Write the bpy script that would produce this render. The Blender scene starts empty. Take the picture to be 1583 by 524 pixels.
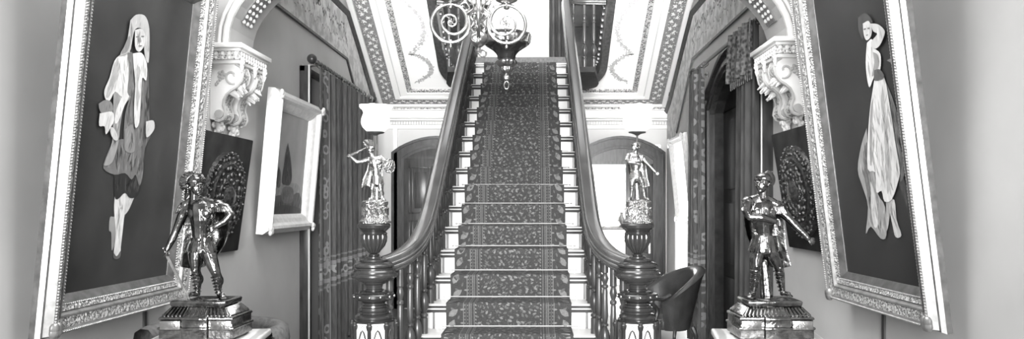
import bpy, bmesh, math, random
from mathutils import Vector, Matrix
random.seed(7)
R = math.radians
PI = math.pi
SC = bpy.context.scene
COL = SC.collection
EYE = 1.58            # camera height
F = 1166.0            # focal length in pixels of a 1583 px wide frame
VX, VY = 828.0, 317.0 # where the hall's long axis vanishes
XL, XR = -2.4, 2.0    # side walls
XC = -0.18            # stair axis
DB = 11.5             # back wall
CZ = 4.05             # flat ceiling

def at(px, py, d):
    """point of the place seen at a photo pixel, d metres in front of the camera"""
    return Vector(((px - VX) * d / F, d, EYE - (py - VY) * d / F))

# ------------------------------------------------------------------ materials
def mat(name, g, rough=.6, metal=0., var=0., vscale=8., bump=0., bscale=40., g2=None, kind='noise', spec=.5, thr=None, stretch=(1, 1, 1), emit=0., sheen=0., coat=0.):
    m = bpy.data.materials.new(name); m.use_nodes = True
    nt = m.node_tree; N = nt.nodes; L = nt.links
    b = N['Principled BSDF']
    col = (g, g * .995, g * .985, 1)
    b.inputs['Base Color'].default_value = col
    b.inputs['Roughness'].default_value = rough
    b.inputs['Metallic'].default_value = metal
    b.inputs['Specular IOR Level'].default_value = spec
    if coat: b.inputs['Coat Weight'].default_value = coat; b.inputs['Coat Roughness'].default_value = .12
    if emit:
        b.inputs['Emission Color'].default_value = (1, 1, 1, 1); b.inputs['Emission Strength'].default_value = emit
    if sheen: b.inputs['Sheen Weight'].default_value = sheen
    if var or bump or g2 is not None:
        tc = N.new('ShaderNodeTexCoord'); mp = N.new('ShaderNodeMapping')
        L.new(tc.outputs['Object'], mp.inputs['Vector']); mp.inputs['Scale'].default_value = stretch
    def tex(scale):
        if kind == 'voronoi':
            t = N.new('ShaderNodeTexVoronoi'); t.inputs['Scale'].default_value = scale; out = t.outputs['Distance']
        elif kind == 'wave':
            t = N.new('ShaderNodeTexWave'); t.inputs['Scale'].default_value = scale; t.inputs['Distortion'].default_value = 3
            t.inputs['Detail'].default_value = 3; out = t.outputs['Fac']
        else:
            t = N.new('ShaderNodeTexNoise'); t.inputs['Scale'].default_value = scale; t.inputs['Detail'].default_value = 6; out = t.outputs['Fac']
        L.new(mp.outputs['Vector'], t.inputs['Vector']); return out
    if var or g2 is not None:
        o = tex(vscale)
        r = N.new('ShaderNodeValToRGB'); e = r.color_ramp.elements
        lo, hi = (g * (1 - var), g * (1 + var)) if g2 is None else (g, g2)
        e[0].color = (lo, lo * .995, lo * .985, 1); e[1].color = (hi, hi * .995, hi * .985, 1)
        e[0].position, e[1].position = thr if thr else (.3, .7)
        L.new(o, r.inputs['Fac']); L.new(r.outputs['Color'], b.inputs['Base Color'])
    if bump:
        o = tex(bscale); bp = N.new('ShaderNodeBump'); bp.inputs['Strength'].default_value = bump; bp.inputs['Distance'].default_value = .01
        L.new(o, bp.inputs['Height']); L.new(bp.outputs['Normal'], b.inputs['Normal'])
    return m

M = {}
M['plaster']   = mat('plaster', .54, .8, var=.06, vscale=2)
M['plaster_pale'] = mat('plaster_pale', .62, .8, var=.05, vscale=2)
M['white']     = mat('white_paint', .82, .5, var=.02, vscale=3)
M['ceilwhite'] = mat('ceiling_white', .82, .7, var=.02, vscale=2)
M['grey_paint']= mat('grey_paint', .42, .6)
M['floorwood'] = mat('floor_wood', .12, .35, g2=.2, kind='wave', vscale=3, stretch=(6, .5, 1))
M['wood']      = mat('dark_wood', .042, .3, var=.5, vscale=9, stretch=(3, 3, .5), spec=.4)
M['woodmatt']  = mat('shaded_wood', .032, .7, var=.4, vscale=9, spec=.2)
M['wood2']     = mat('brown_wood', .07, .3, var=.4, vscale=9, stretch=(4, 4, .5))
M['edgepale']  = mat('pale_edge', .6, .35, var=.2, vscale=9, stretch=(4, 4, .5))  # pale tone for frame edges, paints a highlight on the left post
M['rail']      = mat('polished_rail', .045, .22, var=.3, vscale=6, spec=.7, coat=1.)
M['newelwood'] = mat('newel_wood', .022, .22, var=.3, vscale=6, spec=.5, coat=.25)
M['brocade']   = mat('brocade', .03, .8, g2=.13, kind='voronoi', vscale=30, bump=.5, bscale=40)
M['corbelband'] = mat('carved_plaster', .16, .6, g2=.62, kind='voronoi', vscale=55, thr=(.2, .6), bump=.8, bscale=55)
M['rod']       = mat('rod_brass', .4, .4, metal=.6)
M['bronze']    = mat('bronze', .19, .2, metal=1., var=.45, vscale=30, bump=.35, bscale=45)
M['scale']     = mat('bronze_scales', .3, .25, metal=1., bump=.9, bscale=90, kind='voronoi')
M['silver']    = mat('silvered', .42, .25, metal=1., var=.25, vscale=25, bump=.3, bscale=70)
M['silver2']   = mat('silvered_chased', .36, .3, metal=1., bump=.8, bscale=120, kind='voronoi')
M['brass']     = mat('brass', .55, .2, metal=1., var=.1, vscale=12)
M['brassd']    = mat('chased_brass', .36, .28, metal=1., bump=.4, bscale=45, kind='voronoi')
M['gilt']      = mat('gilt', .46, .32, metal=.75, var=.25, vscale=20)
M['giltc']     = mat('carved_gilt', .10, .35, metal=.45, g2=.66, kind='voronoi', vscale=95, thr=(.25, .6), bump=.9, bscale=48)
M['giltd']     = mat('dark_gilt', .2, .35, metal=.7, var=.3, vscale=18)
M['fwhite']    = mat('white_gesso', .75, .45, var=.12, vscale=25, bump=.2, bscale=50)
M['canvas']    = mat('dark_canvas', .046, .42, var=.35, vscale=2.5, bump=.08, bscale=300)
M['canvas2']   = mat('darker_canvas', .034, .42, var=.3, vscale=2, bump=.08, bscale=300)
M['sky']       = mat('painted_sky', .3, .6, g2=.5, vscale=2.2)
for k, g in (('p08', .03), ('p15', .07), ('p25', .12), ('p35', .17), ('p45', .25), ('p55', .33), ('p65', .45), ('p75', .58), ('p85', .72)):
    M[k] = mat('paint_' + k[1:], g, .5, var=.16, vscale=26, stretch=(1, 1, .45), bump=.05, bscale=200)
M['velvet']    = mat('velvet', .032, .9, var=.5, vscale=5, spec=.15)
M['carpet']    = mat('carpet_pile', .030, .95, var=.35, vscale=120, bump=.4, bscale=400)
M['carpetl']   = mat('carpet_light_yarn', .12, .95, var=.3, vscale=150)
M['carpetm']   = mat('carpet_mid_yarn', .07, .95, var=.3, vscale=150)
M['leather']   = mat('leather', .05, .4, var=.3, vscale=8, bump=.2, bscale=60)
M['plush']     = mat('plush', .12, .85, var=.35, vscale=30, bump=.4, bscale=120)
M['marble']    = mat('marble', .38, .3, g2=.7, kind='wave', vscale=4)
M['relief']    = mat('embossed_iron', .03, .3, metal=.7, g2=.16, vscale=40, bump=.7, bscale=60)
M['vinebg']    = mat('vine_ground', .2, .7, var=.3, vscale=30)
M['stepwhite'] = mat('step_paint', .55, .4, var=.05, vscale=5)
M['leafw']     = mat('plaster_leaf', .7, .6)
M['leafg']     = mat('stencilled_leaf', .4, .8, var=.2, vscale=20)
M['frieze']    = mat('frieze_paint', .46, .8, g2=.68, vscale=9, thr=(.42, .58))
M['beadband']  = mat('bead_band', .06, .6, g2=.4, kind='voronoi', vscale=42, thr=(.3, .6), bump=.6, bscale=42)
M['globe']     = mat('opal_glass', .9, .3, emit=.15)
_b = M['globe'].node_tree.nodes['Principled BSDF']; _b.inputs['Transmission Weight'].default_value = .6; _b.inputs['Roughness'].default_value = .8
M['drape']     = mat('dark_drape', .05, .85, var=.4, vscale=14, stretch=(1, 1, .3))

def curtain_mat():
    m = mat('portiere_cloth', .11, .9, var=.35, vscale=40, stretch=(1, 1, .15), bump=.3, bscale=200)
    nt = m.node_tree; N = nt.nodes; L = nt.links
    b = N['Principled BSDF']; src = b.inputs['Base Color'].links[0].from_socket
    tc = N.new('ShaderNodeTexCoord'); sx = N.new('ShaderNodeSeparateXYZ'); L.new(tc.outputs['UV'], sx.inputs[0])
    def mx(fac, a, bcol):
        n = N.new('ShaderNodeMix'); n.data_type = 'RGBA'
        L.new(fac, n.inputs[0]); L.new(a, n.inputs[6]); n.inputs[7].default_value = bcol; return n.outputs[2]
    def band(sock, c, w):
        a = N.new('ShaderNodeMath'); a.operation = 'SUBTRACT'; L.new(sock, a.inputs[0]); a.inputs[1].default_value = c
        d = N.new('ShaderNodeMath'); d.operation = 'ABSOLUTE'; L.new(a.outputs[0], d.inputs[0])
        e = N.new('ShaderNodeMath'); e.operation = 'LESS_THAN'; L.new(d.outputs[0], e.inputs[0]); e.inputs[1].default_value = w
        return e.outputs[0]
    vor = N.new('ShaderNodeTexVoronoi'); vor.inputs['Scale'].default_value = 9; L.new(tc.outputs['UV'], vor.inputs['Vector'])
    ring = band(vor.outputs['Distance'], .38, .1)
    # borders: u is metres across the cloth, v metres above the floor
    c = src
    for v, w, g in ((1.02, .010, .22), (.95, .022, .26), (.77, .022, .26), (.70, .012, .22)):
        c = mx(band(sx.outputs['Y'], v, w), c, (g, g, g, 1))
    for u, w, g in ((.05, .02, .3), (.30, .012, .25)):
        c = mx(band(sx.outputs['X'], u, w), c, (g, g, g, 1))
    mul = N.new('ShaderNodeMath'); mul.operation = 'MULTIPLY'; L.new(ring, mul.inputs[0]); L.new(band(sx.outputs['Y'], .86, .065), mul.inputs[1])
    c = mx(mul.outputs[0], c, (.34, .34, .34, 1))
    mul = N.new('ShaderNodeMath'); mul.operation = 'MULTIPLY'; L.new(ring, mul.inputs[0]); L.new(band(sx.outputs['X'], .18, .1), mul.inputs[1])
    c = mx(mul.outputs[0], c, (.27, .27, .27, 1))
    L.new(c, b.inputs['Base Color'])
    return m
M['portiere'] = curtain_mat()

def glass_mat(name, alpha):
    m = bpy.data.materials.new(name); m.use_nodes = True; nt = m.node_tree; N = nt.nodes; L = nt.links
    b = N['Principled BSDF']; b.inputs['Base Color'].default_value = (.92, .92, .92, 1); b.inputs['Roughness'].default_value = .15
    b.inputs['Alpha'].default_value = alpha
    return m
M['etched'] = glass_mat('etched_glass', .10)
M['pane'] = glass_mat('window_glass', .25)

# ------------------------------------------------------------------ mesh builder
class MB:
    def __init__(s): s.v = []; s.f = []; s.m = []; s.mi = 0; s.uv = {}
    def add(s, vs, fs):
        o = len(s.v); s.v += [tuple(v) for v in vs]
        for f in fs: s.f.append(tuple(i + o for i in f)); s.m.append(s.mi)
        return o
    def box(s, x0, y0, z0, x1, y1, z1):
        vs = [(x, y, z) for z in (z0, z1) for y in (y0, y1) for x in (x0, x1)]
        s.add(vs, [(0, 2, 3, 1), (4, 5, 7, 6), (0, 1, 5, 4), (2, 6, 7, 3), (0, 4, 6, 2), (1, 3, 7, 5)]); return s
    def prism(s, pts, vec):
        n = len(pts); v = Vector(vec); a = [Vector(p) for p in pts]
        s.add(a + [p + v for p in a], [tuple(range(n))[::-1], tuple(range(n, 2 * n))] + [(i, (i + 1) % n, n + (i + 1) % n, n + i) for i in range(n)]); return s
    def lathe(s, prof, c=(0, 0, 0), n=24, sx=1., sy=1., mod=None, a0=0, a1=2 * PI, axis='z'):
        full = abs(a1 - a0 - 2 * PI) < 1e-6; k = n if full else n + 1
        vs = []
        for r, z in prof:
            for i in range(k):
                a = a0 + (a1 - a0) * i / n; q = r * (mod(a, z) if mod else 1)
                p = (q * math.cos(a) * sx, q * math.sin(a) * sy, z)
                if axis == 'x': p = (p[2], p[0], p[1])
                if axis == 'y': p = (p[0], p[2], p[1])
                vs.append((c[0] + p[0], c[1] + p[1], c[2] + p[2]))
        fs = []
        for j in range(len(prof) - 1):
            for i in range(n):
                i2 = (i + 1) % k
                fs.append((j * k + i, j * k + i2, (j + 1) * k + i2, (j + 1) * k + i))
        if full:
            if prof[0][0] > 1e-5: fs.append(tuple(range(k))[::-1])
            if prof[-1][0] > 1e-5: fs.append(tuple(range((len(prof) - 1) * k, len(prof) * k)))
        s.add(vs, fs); return s
    def tube(s, path, r, n=8, closed=False):
        P = [Vector(p) for p in path]; m = len(P)
        rr = r if isinstance(r, (list, tuple)) else [r] * m
        vs = []; prev = None
        for i in range(m):
            t = (P[(i + 1) % m] - P[i - 1]) if closed else (P[min(i + 1, m - 1)] - P[max(i - 1, 0)])
            if t.length < 1e-9: t = Vector((0, 0, 1))
            t.normalize()
            if prev is None:
                u = Vector((0, 0, 1)) if abs(t.z) < .9 else Vector((1, 0, 0)); u = (u - t * u.dot(t)).normalized()
            else:
                u = prev - t * prev.dot(t); u = u.normalized() if u.length > 1e-6 else t.orthogonal().normalized()
            prev = u; w = t.cross(u)
            for k in range(n):
                a = 2 * PI * k / n; vs.append(P[i] + (u * math.cos(a) + w * math.sin(a)) * rr[i])
        fs = []
        for i in range(m if closed else m - 1):
            j = (i + 1) % m
            for k in range(n): fs.append((i * n + k, i * n + (k + 1) % n, j * n + (k + 1) % n, j * n + k))
        if not closed: fs += [tuple(range(n))[::-1], tuple(range((m - 1) * n, m * n))]
        s.add(vs, fs); return s
    def sweep(s, path, prof, up=(0, 0, 1), closed=False, caps=True, mis=None):
        """prof: closed loop of (side, up) offsets"""
        P = [Vector(p) for p in path]; m = len(P); n = len(prof); U = Vector(up); vs = []
        for i in range(m):
            t = (P[(i + 1) % m] - P[i - 1]) if closed else (P[min(i + 1, m - 1)] - P[max(i - 1, 0)])
            t.normalize(); sd = t.cross(U).normalized(); w = sd.cross(t)
            for a, b in prof: vs.append(P[i] + sd * a + w * b)
        fs = []
        o = len(s.v); s.v += [tuple(v) for v in vs]
        for i in range(m if closed else m - 1):
            j = (i + 1) % m
            for k in range(n):
                s.f.append((o + i * n + k, o + i * n + (k + 1) % n, o + j * n + (k + 1) % n, o + j * n + k)); s.m.append(mis[k] if mis else s.mi)
        if caps and not closed:
            for f in (tuple(range(n))[::-1], tuple(range((m - 1) * n, m * n))): s.f.append(tuple(o + q for q in f)); s.m.append(s.mi)
        return s
    def ell(s, c, r, n=12, m=8, rot=None):
        c = Vector(c); vs = [(0, 0, r[2])]
        for j in range(1, m):
            b = PI * j / m
            for i in range(n):
                a = 2 * PI * i / n; vs.append((r[0] * math.sin(b) * math.cos(a), r[1] * math.sin(b) * math.sin(a), r[2] * math.cos(b)))
        vs.append((0, 0, -r[2]))
        fs = [(0, 1 + i, 1 + (i + 1) % n) for i in range(n)]
        for j in range(m - 2):
            for i in range(n):
                a = 1 + j * n; fs.append((a + i, a + n + i, a + n + (i + 1) % n, a + (i + 1) % n))
        l = len(vs) - 1; a = 1 + (m - 2) * n
        fs += [(l, a + (i + 1) % n, a + i) for i in range(n)]
        s.add([c + (rot @ Vector(v) if rot else Vector(v)) for v in vs], fs); return s
    def cap(s, a, b, ra, rb, n=10):
        a = Vector(a); b = Vector(b); t = b - a
        if t.length < 1e-7: return s.ell(a, (ra, ra, ra))
        t = t.normalized(); u = t.orthogonal().normalized(); w = t.cross(u)
        rings = []
        for k in range(1, 4): q = PI / 2 * (1 - k / 3.); rings.append((a - t * ra * math.sin(q), ra * math.cos(q)))
        for k in range(0, 3): q = PI / 2 * (k / 3.); rings.append((b + t * rb * math.sin(q), rb * math.cos(q)))
        vs = [a - t * ra]
        for p, r in rings:
            for i in range(n): x = 2 * PI * i / n; vs.append(p + (u * math.cos(x) + w * math.sin(x)) * r)
        vs.append(b + t * rb); fs = [(0, 1 + (i + 1) % n, 1 + i) for i in range(n)]
        for j in range(len(rings) - 1):
            for i in range(n):
                q = 1 + j * n; fs.append((q + i, q + (i + 1) % n, q + n + (i + 1) % n, q + n + i))
        l = len(vs) - 1; q = 1 + (len(rings) - 1) * n
        fs += [(l, q + i, q + (i + 1) % n) for i in range(n)]
        s.add(vs, fs); return s
    def loft(s, lev, c=(0, 0, 0)):
        """lev: (half x, half y, z) rectangles stacked"""
        vs = []
        for hx, hy, z in lev: vs += [(c[0] - hx, c[1] - hy, c[2] + z), (c[0] + hx, c[1] - hy, c[2] + z), (c[0] + hx, c[1] + hy, c[2] + z), (c[0] - hx, c[1] + hy, c[2] + z)]
        fs = [(0, 3, 2, 1)]; n = len(lev)
        for j in range(n - 1):
            for i in range(4): fs.append((j * 4 + i, j * 4 + (i + 1) % 4, j * 4 + 4 + (i + 1) % 4, j * 4 + 4 + i))
        fs.append(tuple(range(4 * n - 4, 4 * n))); s.add(vs, fs); return s
    def grid(s, fn, nu, nv, closed_u=False):
        vs = [fn(i / nu, j / nv) for j in range(nv + 1) for i in range(nu + 1)]
        s.add(vs, [(j * (nu + 1) + i, j * (nu + 1) + i + 1, (j + 1) * (nu + 1) + i + 1, (j + 1) * (nu + 1) + i) for j in range(nv) for i in range(nu)]); return s

def mesh_of(mb, name, mats):
    me = bpy.data.meshes.new(name); me.from_pydata(mb.v, [], mb.f)
    for m in (mats if isinstance(mats, (list, tuple)) else [mats]): me.materials.append(M[m] if isinstance(m, str) else m)
    me.polygons.foreach_set('material_index', mb.m)
    return me

def finish(me, smooth=True, ang=38, recalc=True):
    if recalc:
        bm = bmesh.new(); bm.from_mesh(me); bmesh.ops.recalc_face_normals(bm, faces=bm.faces); bm.to_mesh(me); bm.free()
    if smooth:
        me.polygons.foreach_set('use_smooth', [True] * len(me.polygons)); me.set_sharp_from_angle(angle=R(ang))
    me.update()

def link(o, parent=None):
    COL.objects.link(o)
    if parent: o.parent = parent
    return o

def bake(o):
    dg = bpy.context.evaluated_depsgraph_get()
    return bpy.data.meshes.new_from_object(o.evaluated_get(dg))

def obj(name, mb, mats, parent=None, smooth=True, ang=38, mods=(), recalc=True, uv=None):
    """one mesh object; mods: list of (type, {props}) baked into it"""
    me = mesh_of(mb, name, mats)
    if uv:
        ul = me.uv_layers.new(name='UVMap')
        for l in me.loops: ul.data[l.index].uv = uv(me.vertices[l.vertex_index].co, l.vertex_index)
    if recalc: finish(me, False)
    if mods:
        t = bpy.data.objects.new('tmp', me); COL.objects.link(t)
        for ty, pr in mods:
            md = t.modifiers.new(ty, ty)
            for k, v in pr.items(): setattr(md, k, v)
        bpy.context.view_layer.update()
        me2 = bake(t); bpy.data.objects.remove(t); me = me2; me.name = name
    finish(me, smooth, ang, recalc=False)
    o = bpy.data.objects.new(name, me)
    return link(o, parent)

BEV = lambda w, s=2: [('BEVEL', dict(width=w, segments=s, limit_method='ANGLE'))]
VOX = lambda v, it=2: [('REMESH', dict(mode='VOXEL', voxel_size=v)), ('SMOOTH', dict(factor=.5, iterations=it))]
SOL = lambda t: [('SOLIDIFY', dict(thickness=t, offset=0)), ('SUBSURF', dict(levels=1))]

def tag(o, label, cat, group=None):
    o['label'] = label; o['category'] = cat
    if group: o['group'] = group
    return o
def thing(name, label, cat, loc=(0, 0, 0), rot=None, group=None):
    e = bpy.data.objects.new(name, None); COL.objects.link(e)
    if rot is not None: e.matrix_world = Matrix.Translation(Vector(loc)) @ rot.to_4x4()
    else: e.location = loc
    e.empty_display_size = .1
    return tag(e, label, cat, group)
def struct(name, mb, mats, label=None, **k):
    o = obj(name, mb, mats, **k); o['kind'] = 'structure'
    if label: o['label'] = label
    return o
def dup_tree(o, parent=None):
    c = o.copy(); COL.objects.link(c)
    if parent: c.parent = parent
    for ch in list(o.children): dup_tree(ch, c)
    return c

def crom(pts, n=8):
    P = [Vector(p) for p in pts]; out = []
    Q = [P[0] * 2 - P[1]] + P + [P[-1] * 2 - P[-2]]
    for i in range(1, len(Q) - 2):
        for k in range(n):
            t = k / n; a, b, c, d = Q[i - 1:i + 3]
            out.append(.5 * ((2 * b) + (c - a) * t + (2 * a - 5 * b + 4 * c - d) * t * t + (3 * b - a - 3 * c + d) * t ** 3))
    return out + [P[-1]]

LEAF = [(0, 0), (.25, .17), (.55, .2), (.82, .1), (1, 0), (.82, -.1), (.55, -.2), (.25, -.17)]
def leaf2d(cx, cy, ang, L, wid=1.):
    c, s = math.cos(ang), math.sin(ang)
    return [(cx + L * (x * c - y * wid * s), cy + L * (x * s + y * wid * c)) for x, y in LEAF]
# ================================================================== THE ROOM
CZ = 4.3
SLO = .55
def S(x, t, off=0.):
    """point on the sloping soffit, t metres out from the back wall; off = below it"""
    return Vector((x, 11.45 - t, 3.12 + SLO * t)) + Vector((0, -.482, -.876)) * off
TB = (CZ - 3.12) / SLO

struct('floor', MB().box(-2.6, -2.6, -.1, 2.2, 15.2, 0), 'floorwood', 'dark polished wood floor of the hall')
struct('wall_left', MB().box(-2.6, -2.6, 0, XL, 11.6, 4.6), 'plaster', 'grey plaster wall on the left of the hall')
# right wall with an arched doorway
def arc_pts(y0, y1, zs, zp, n=14):
    """segmental arch from (y0,zs) over (mid,zp) to (y1,zs)"""
    return [(y0 + (y1 - y0) * i / n, zs + (zp - zs) * math.sin(PI * i / n) ** .75) for i in range(n + 1)]
mb = MB()
mb.box(XR, -2.6, 0, XR + .25, 6.55, 4.6); mb.box(XR, 8.45, 0, XR + .25, 11.6, 4.6)
A = arc_pts(6.55, 8.45, 2.62, 3.0)
for (ya, za), (yb, zb) in zip(A, A[1:]):
    mb.prism([(XR, ya, za), (XR, yb, zb), (XR, yb, 4.6), (XR, ya, 4.6)], (.25, 0, 0))
struct('wall_right', mb, 'plaster', 'grey plaster wall on the right of the hall')
# pale end of right wall, sunlight painted into its tone
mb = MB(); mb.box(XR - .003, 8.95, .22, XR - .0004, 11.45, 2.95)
struct('trim_1', mb, 'plaster_pale', 'pale far end of the right wall, sunlight put into its colour')
# back wall
mb = MB()
mb.box(-2.6, DB, 0, .78, DB + .15, 3.32); mb.box(.78, DB, 2.5, 1.9, DB + .15, 3.32); mb.box(1.9, DB, 0, 2.2, DB + .15, 3.32)
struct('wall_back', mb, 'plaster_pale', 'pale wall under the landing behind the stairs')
# front wall behind the viewer with a wide doorway of daylight
mb = MB()
mb.box(-2.6, -2.6, 0, -1.5, -2.4, 4.6); mb.box(1.1, -2.6, 0, 2.2, -2.4, 4.6); mb.box(-1.5, -2.6, 3.6, 1.1, -2.4, 4.6)
struct('wall_front', mb, 'plaster', 'wall behind the viewer with the open street door')
# ceilings
mb = MB(); mb.box(-2.6, -2.6, CZ, 2.2, 6.6, CZ + .1)
mb.box(-2.6, 6.6, CZ, XC - 1.12, 11.45 - TB, CZ + .1); mb.box(XC + 1.12, 6.6, CZ, 2.2, 11.45 - TB, CZ + .1)
struct('ceiling', mb, 'ceilwhite', 'white flat ceiling of the hall')
# sloping soffit with the rounded stair opening
HW = 1.12; RC = .42; TH = .40
def hole_edge(d=0., n=10):
    """U-shaped edge of the opening in (x,t), d metres outside it"""
    pts = [(XC - HW - d, TB), (XC - HW - d, TH + RC)]
    for i in range(1, n): a = PI / 2 * i / n; pts.append((XC - HW + RC - (RC + d) * math.cos(a), TH + RC - (RC + d) * math.sin(a)))
    pts += [(XC - HW + RC, TH - d), (XC + HW - RC, TH - d)]
    for i in range(1, n): a = PI / 2 * i / n; pts.append((XC + HW - RC + (RC + d) * math.sin(a), TH + RC - (RC + d) * math.cos(a)))
    return pts + [(XC + HW + d, TH + RC), (XC + HW + d, TB)]
E = hole_edge()
def outer(x, t):
    return None
mb = MB()
up = Vector((0, .482, .876)) * .05
def pl(pts): mb.prism([S(*p) for p in pts], up)
pl([(XL, TB), (XL, TH + RC), E[1], E[0]]); pl([(XR, TB), E[-1], E[-2], (XR, TH + RC)])
k = len(E); h = k // 2
L_ = E[1:h]; R_ = E[h:-1]
for a, b in zip(L_, L_[1:]): pl([(XL, TH + RC), b, a])
pl([(XL, TH + RC), (XL, 0), (E[h - 1][0], 0), E[h - 1]])
for a, b in zip(R_, R_[1:]): pl([(XR, TH + RC), b, a])
pl([(XR, TH + RC), R_[0], (R_[0][0], 0), (XR, 0)])
pl([(E[h - 1][0], 0), (E[h][0], 0), E[h], E[h - 1]])
struct('ceiling.001', mb, 'ceilwhite', 'white sloping soffit with a rounded stair opening', smooth=False)
# dark moulded rim of the opening
mb = MB(); mb.sweep([S(x, t) for x, t in hole_edge(.02)], [(-.05, -.06), (.05, -.06), (.06, -.02), (.05, .5), (-.01, .5)], up=(0, .482, .876))
for d in (.0,):
    P = [S(x, t) for x, t in hole_edge(-.05)]
    L = 0; q = 0
    for a, b in zip(P, P[1:]):
        seg = (b - a).length; n = max(1, int(seg / .11))
        for i in range(n):
            c = a + (b - a) * (i + .5) / n; mb.ell(c + Vector((0, .06, .11)), (.03, .03, .04), 6, 4)
struct('trim_2', mb, 'wood', 'dark moulded rim round the stair opening')
# upper storey seen through the opening
mb = MB(); mb.box(XC - .63, 9.32, 3.19, XC + .63, 10.9, 3.325); mb.prism([(XC - .93, 9.50, 3.255), (XC + .93, 9.50, 3.255), (XC + 1.05, 10.4, 3.255), (XC + 1.05, 10.6, 3.255)] + [(XC + .66 + .39 * math.cos(a), 10.62 + .40 * math.sin(a), 3.255) for a in [PI / 2 * q / 8 for q in range(9)]] + [(XC - .66 - .39 * math.cos(a), 10.62 + .40 * math.sin(a), 3.255) for a in [PI / 2 * (8 - q) / 8 for q in range(9)]] + [(XC - 1.05, 10.6, 3.255), (XC - 1.05, 10.4, 3.255)], (0, 0, .069)); mb.box(-2.6, 11.2, 3.215, 2.2, 14, 3.325)
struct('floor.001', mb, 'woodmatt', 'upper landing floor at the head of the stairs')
mb = MB(); mb.box(-2.6, 12.9, 3.325, 2.2, 13.05, 6.6)
struct('wall_back.001', mb, 'ceilwhite', 'bright white wall of the upper hall')
mb = MB(); mb.box(-2.75, 6.6, CZ + .1, -2.6, 13.05, 6.6); mb.box(2.2, 6.6, CZ + .1, 2.35, 13.05, 6.6)
struct('wall_left.001', mb, 'plaster', 'side walls of the upper hall')
mb = MB(); mb.box(-2.75, 6.45, 6.5, 2.35, 13.05, 6.6)
struct('ceiling.002', mb, 'ceilwhite', 'ceiling of the upper hall')
mb = MB(); mb.box(-2.6, 6.45, CZ + .1, 2.2, 6.6, 6.5)
struct('wall_front.001', mb, 'plaster', 'front wall of the upper hall')
# dark panelled screen across the upper hall, open in the middle
mb = MB()
for x0, x1 in ((-2.6, -.90), (.44, 2.2)):
    mb.box(x0, 11.62, 3.325, x1, 11.72, 6.5)
    n = max(1, int((x1 - x0) / .42)); w = (x1 - x0) / n
    for i in range(n):
        for z0, z1 in ((3.5, 4.2), (4.32, 6.2)):
            mb.box(x0 + w * i + .06, 11.59, z0, x0 + w * (i + 1) - .06, 11.62, z1)
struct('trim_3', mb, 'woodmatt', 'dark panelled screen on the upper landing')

# --- ornament helpers -------------------------------------------------------
def vine(mb, fn, length, width, step=.12, size=None, h=.004):
    """a winding stem with leaves, raised on the band fn(u,v)->point; v in -w/2..w/2"""
    size = size or width * .5; n = int(length / step)
    for i in range(int(length / step * 5)):
        u, v = random.uniform(0, length), random.uniform(-.42, .42) * width
        pts = [(a, max(-width * .48, min(width * .48, b))) for a, b in leaf2d(u, v, random.uniform(0, 6.28), size * random.uniform(.35, .6), 1.2)]
        mb.add([fn(a, b, h * 1.2) for a, b in pts], [tuple(range(8))])
    for i in range(n):
        u = (i + .5) * step; sgn = 1 if i % 2 else -1
        cv = sgn * width * .12
        for ang, L in ((R(35), 1.), (R(110), .9), (R(-25), .8), (R(180), .7), (R(-80), .6)):
            pts = leaf2d(u, cv, sgn * ang + random.uniform(-.3, .3), size * L * random.uniform(.8, 1.1), 1.3)
            pts = [(a, max(-width * .48, min(width * .48, b))) for a, b in pts]
            mb.add([fn(a, b, h * (1. + .5 * L)) for a, b in pts], [tuple(range(8))])
        mb.ell(fn(u, cv, h), (size * .16,) * 3, 6, 4)

# bands on the soffit: dark bead, white coves, vine band, white cove, dark moulding
def soffit_band(name, d0, d1, off, m, label, leaf=False, bead=False):
    """mitred band d metres inside the walls, following left side, back and right side of the soffit"""
    mb = MB()
    a = [(XL + d0, TB), (XL + d0, d0 * .55), (XR - d0, d0 * .55), (XR - d0, TB)]
    b = [(XL + d1, TB), (XL + d1, d1 * .55), (XR - d1, d1 * .55), (XR - d1, TB)]
    for i in range(3):
        mb.prism([S(*a[i]), S(*a[i + 1]), S(*b[i + 1]), S(*b[i])], Vector((0, -.482, -.876)) * off)
    ms = [m]
    if leaf:
        mb.mi = 1; w = d1 - d0; c = (d0 + d1) / 2
        vine(mb, lambda u, v, h: S(XL + c + v, TB - u, off + h), (TB - .15) * 1.0, w, .06, w * .21)
        vine(mb, lambda u, v, h: S(XR - c + v, TB - u, off + h), (TB - .15) * 1.0, w, .06, w * .21)
        vine(mb, lambda u, v, h: S(XL + c + u, c * .55 + v * .55, off + h), XR - XL - 2 * c, w, .06, w * .21)
        ms = [m, 'leafw']
    return struct(name, mb, ms, label, smooth=False)
soffit_band('trim_4', .50, .57, .03, 'beadband', 'dark beaded border of the white soffit')
soffit_band('trim_5', .40, .50, .05, 'white', 'white moulding outside the beaded border')
soffit_band('trim_6', .385, .40, .055, 'plaster', 'thin grey fillet of the soffit cornice')
soffit_band('trim_7', .31, .385, .07, 'white', 'white cove beside the vine band')
soffit_band('trim_8', .10, .31, .06, 'vinebg', 'vine scroll band of the sloping cornice', leaf=True)
soffit_band('trim_9', .04, .10, .09, 'white', 'white moulding along the wall edge of the soffit')
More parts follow.
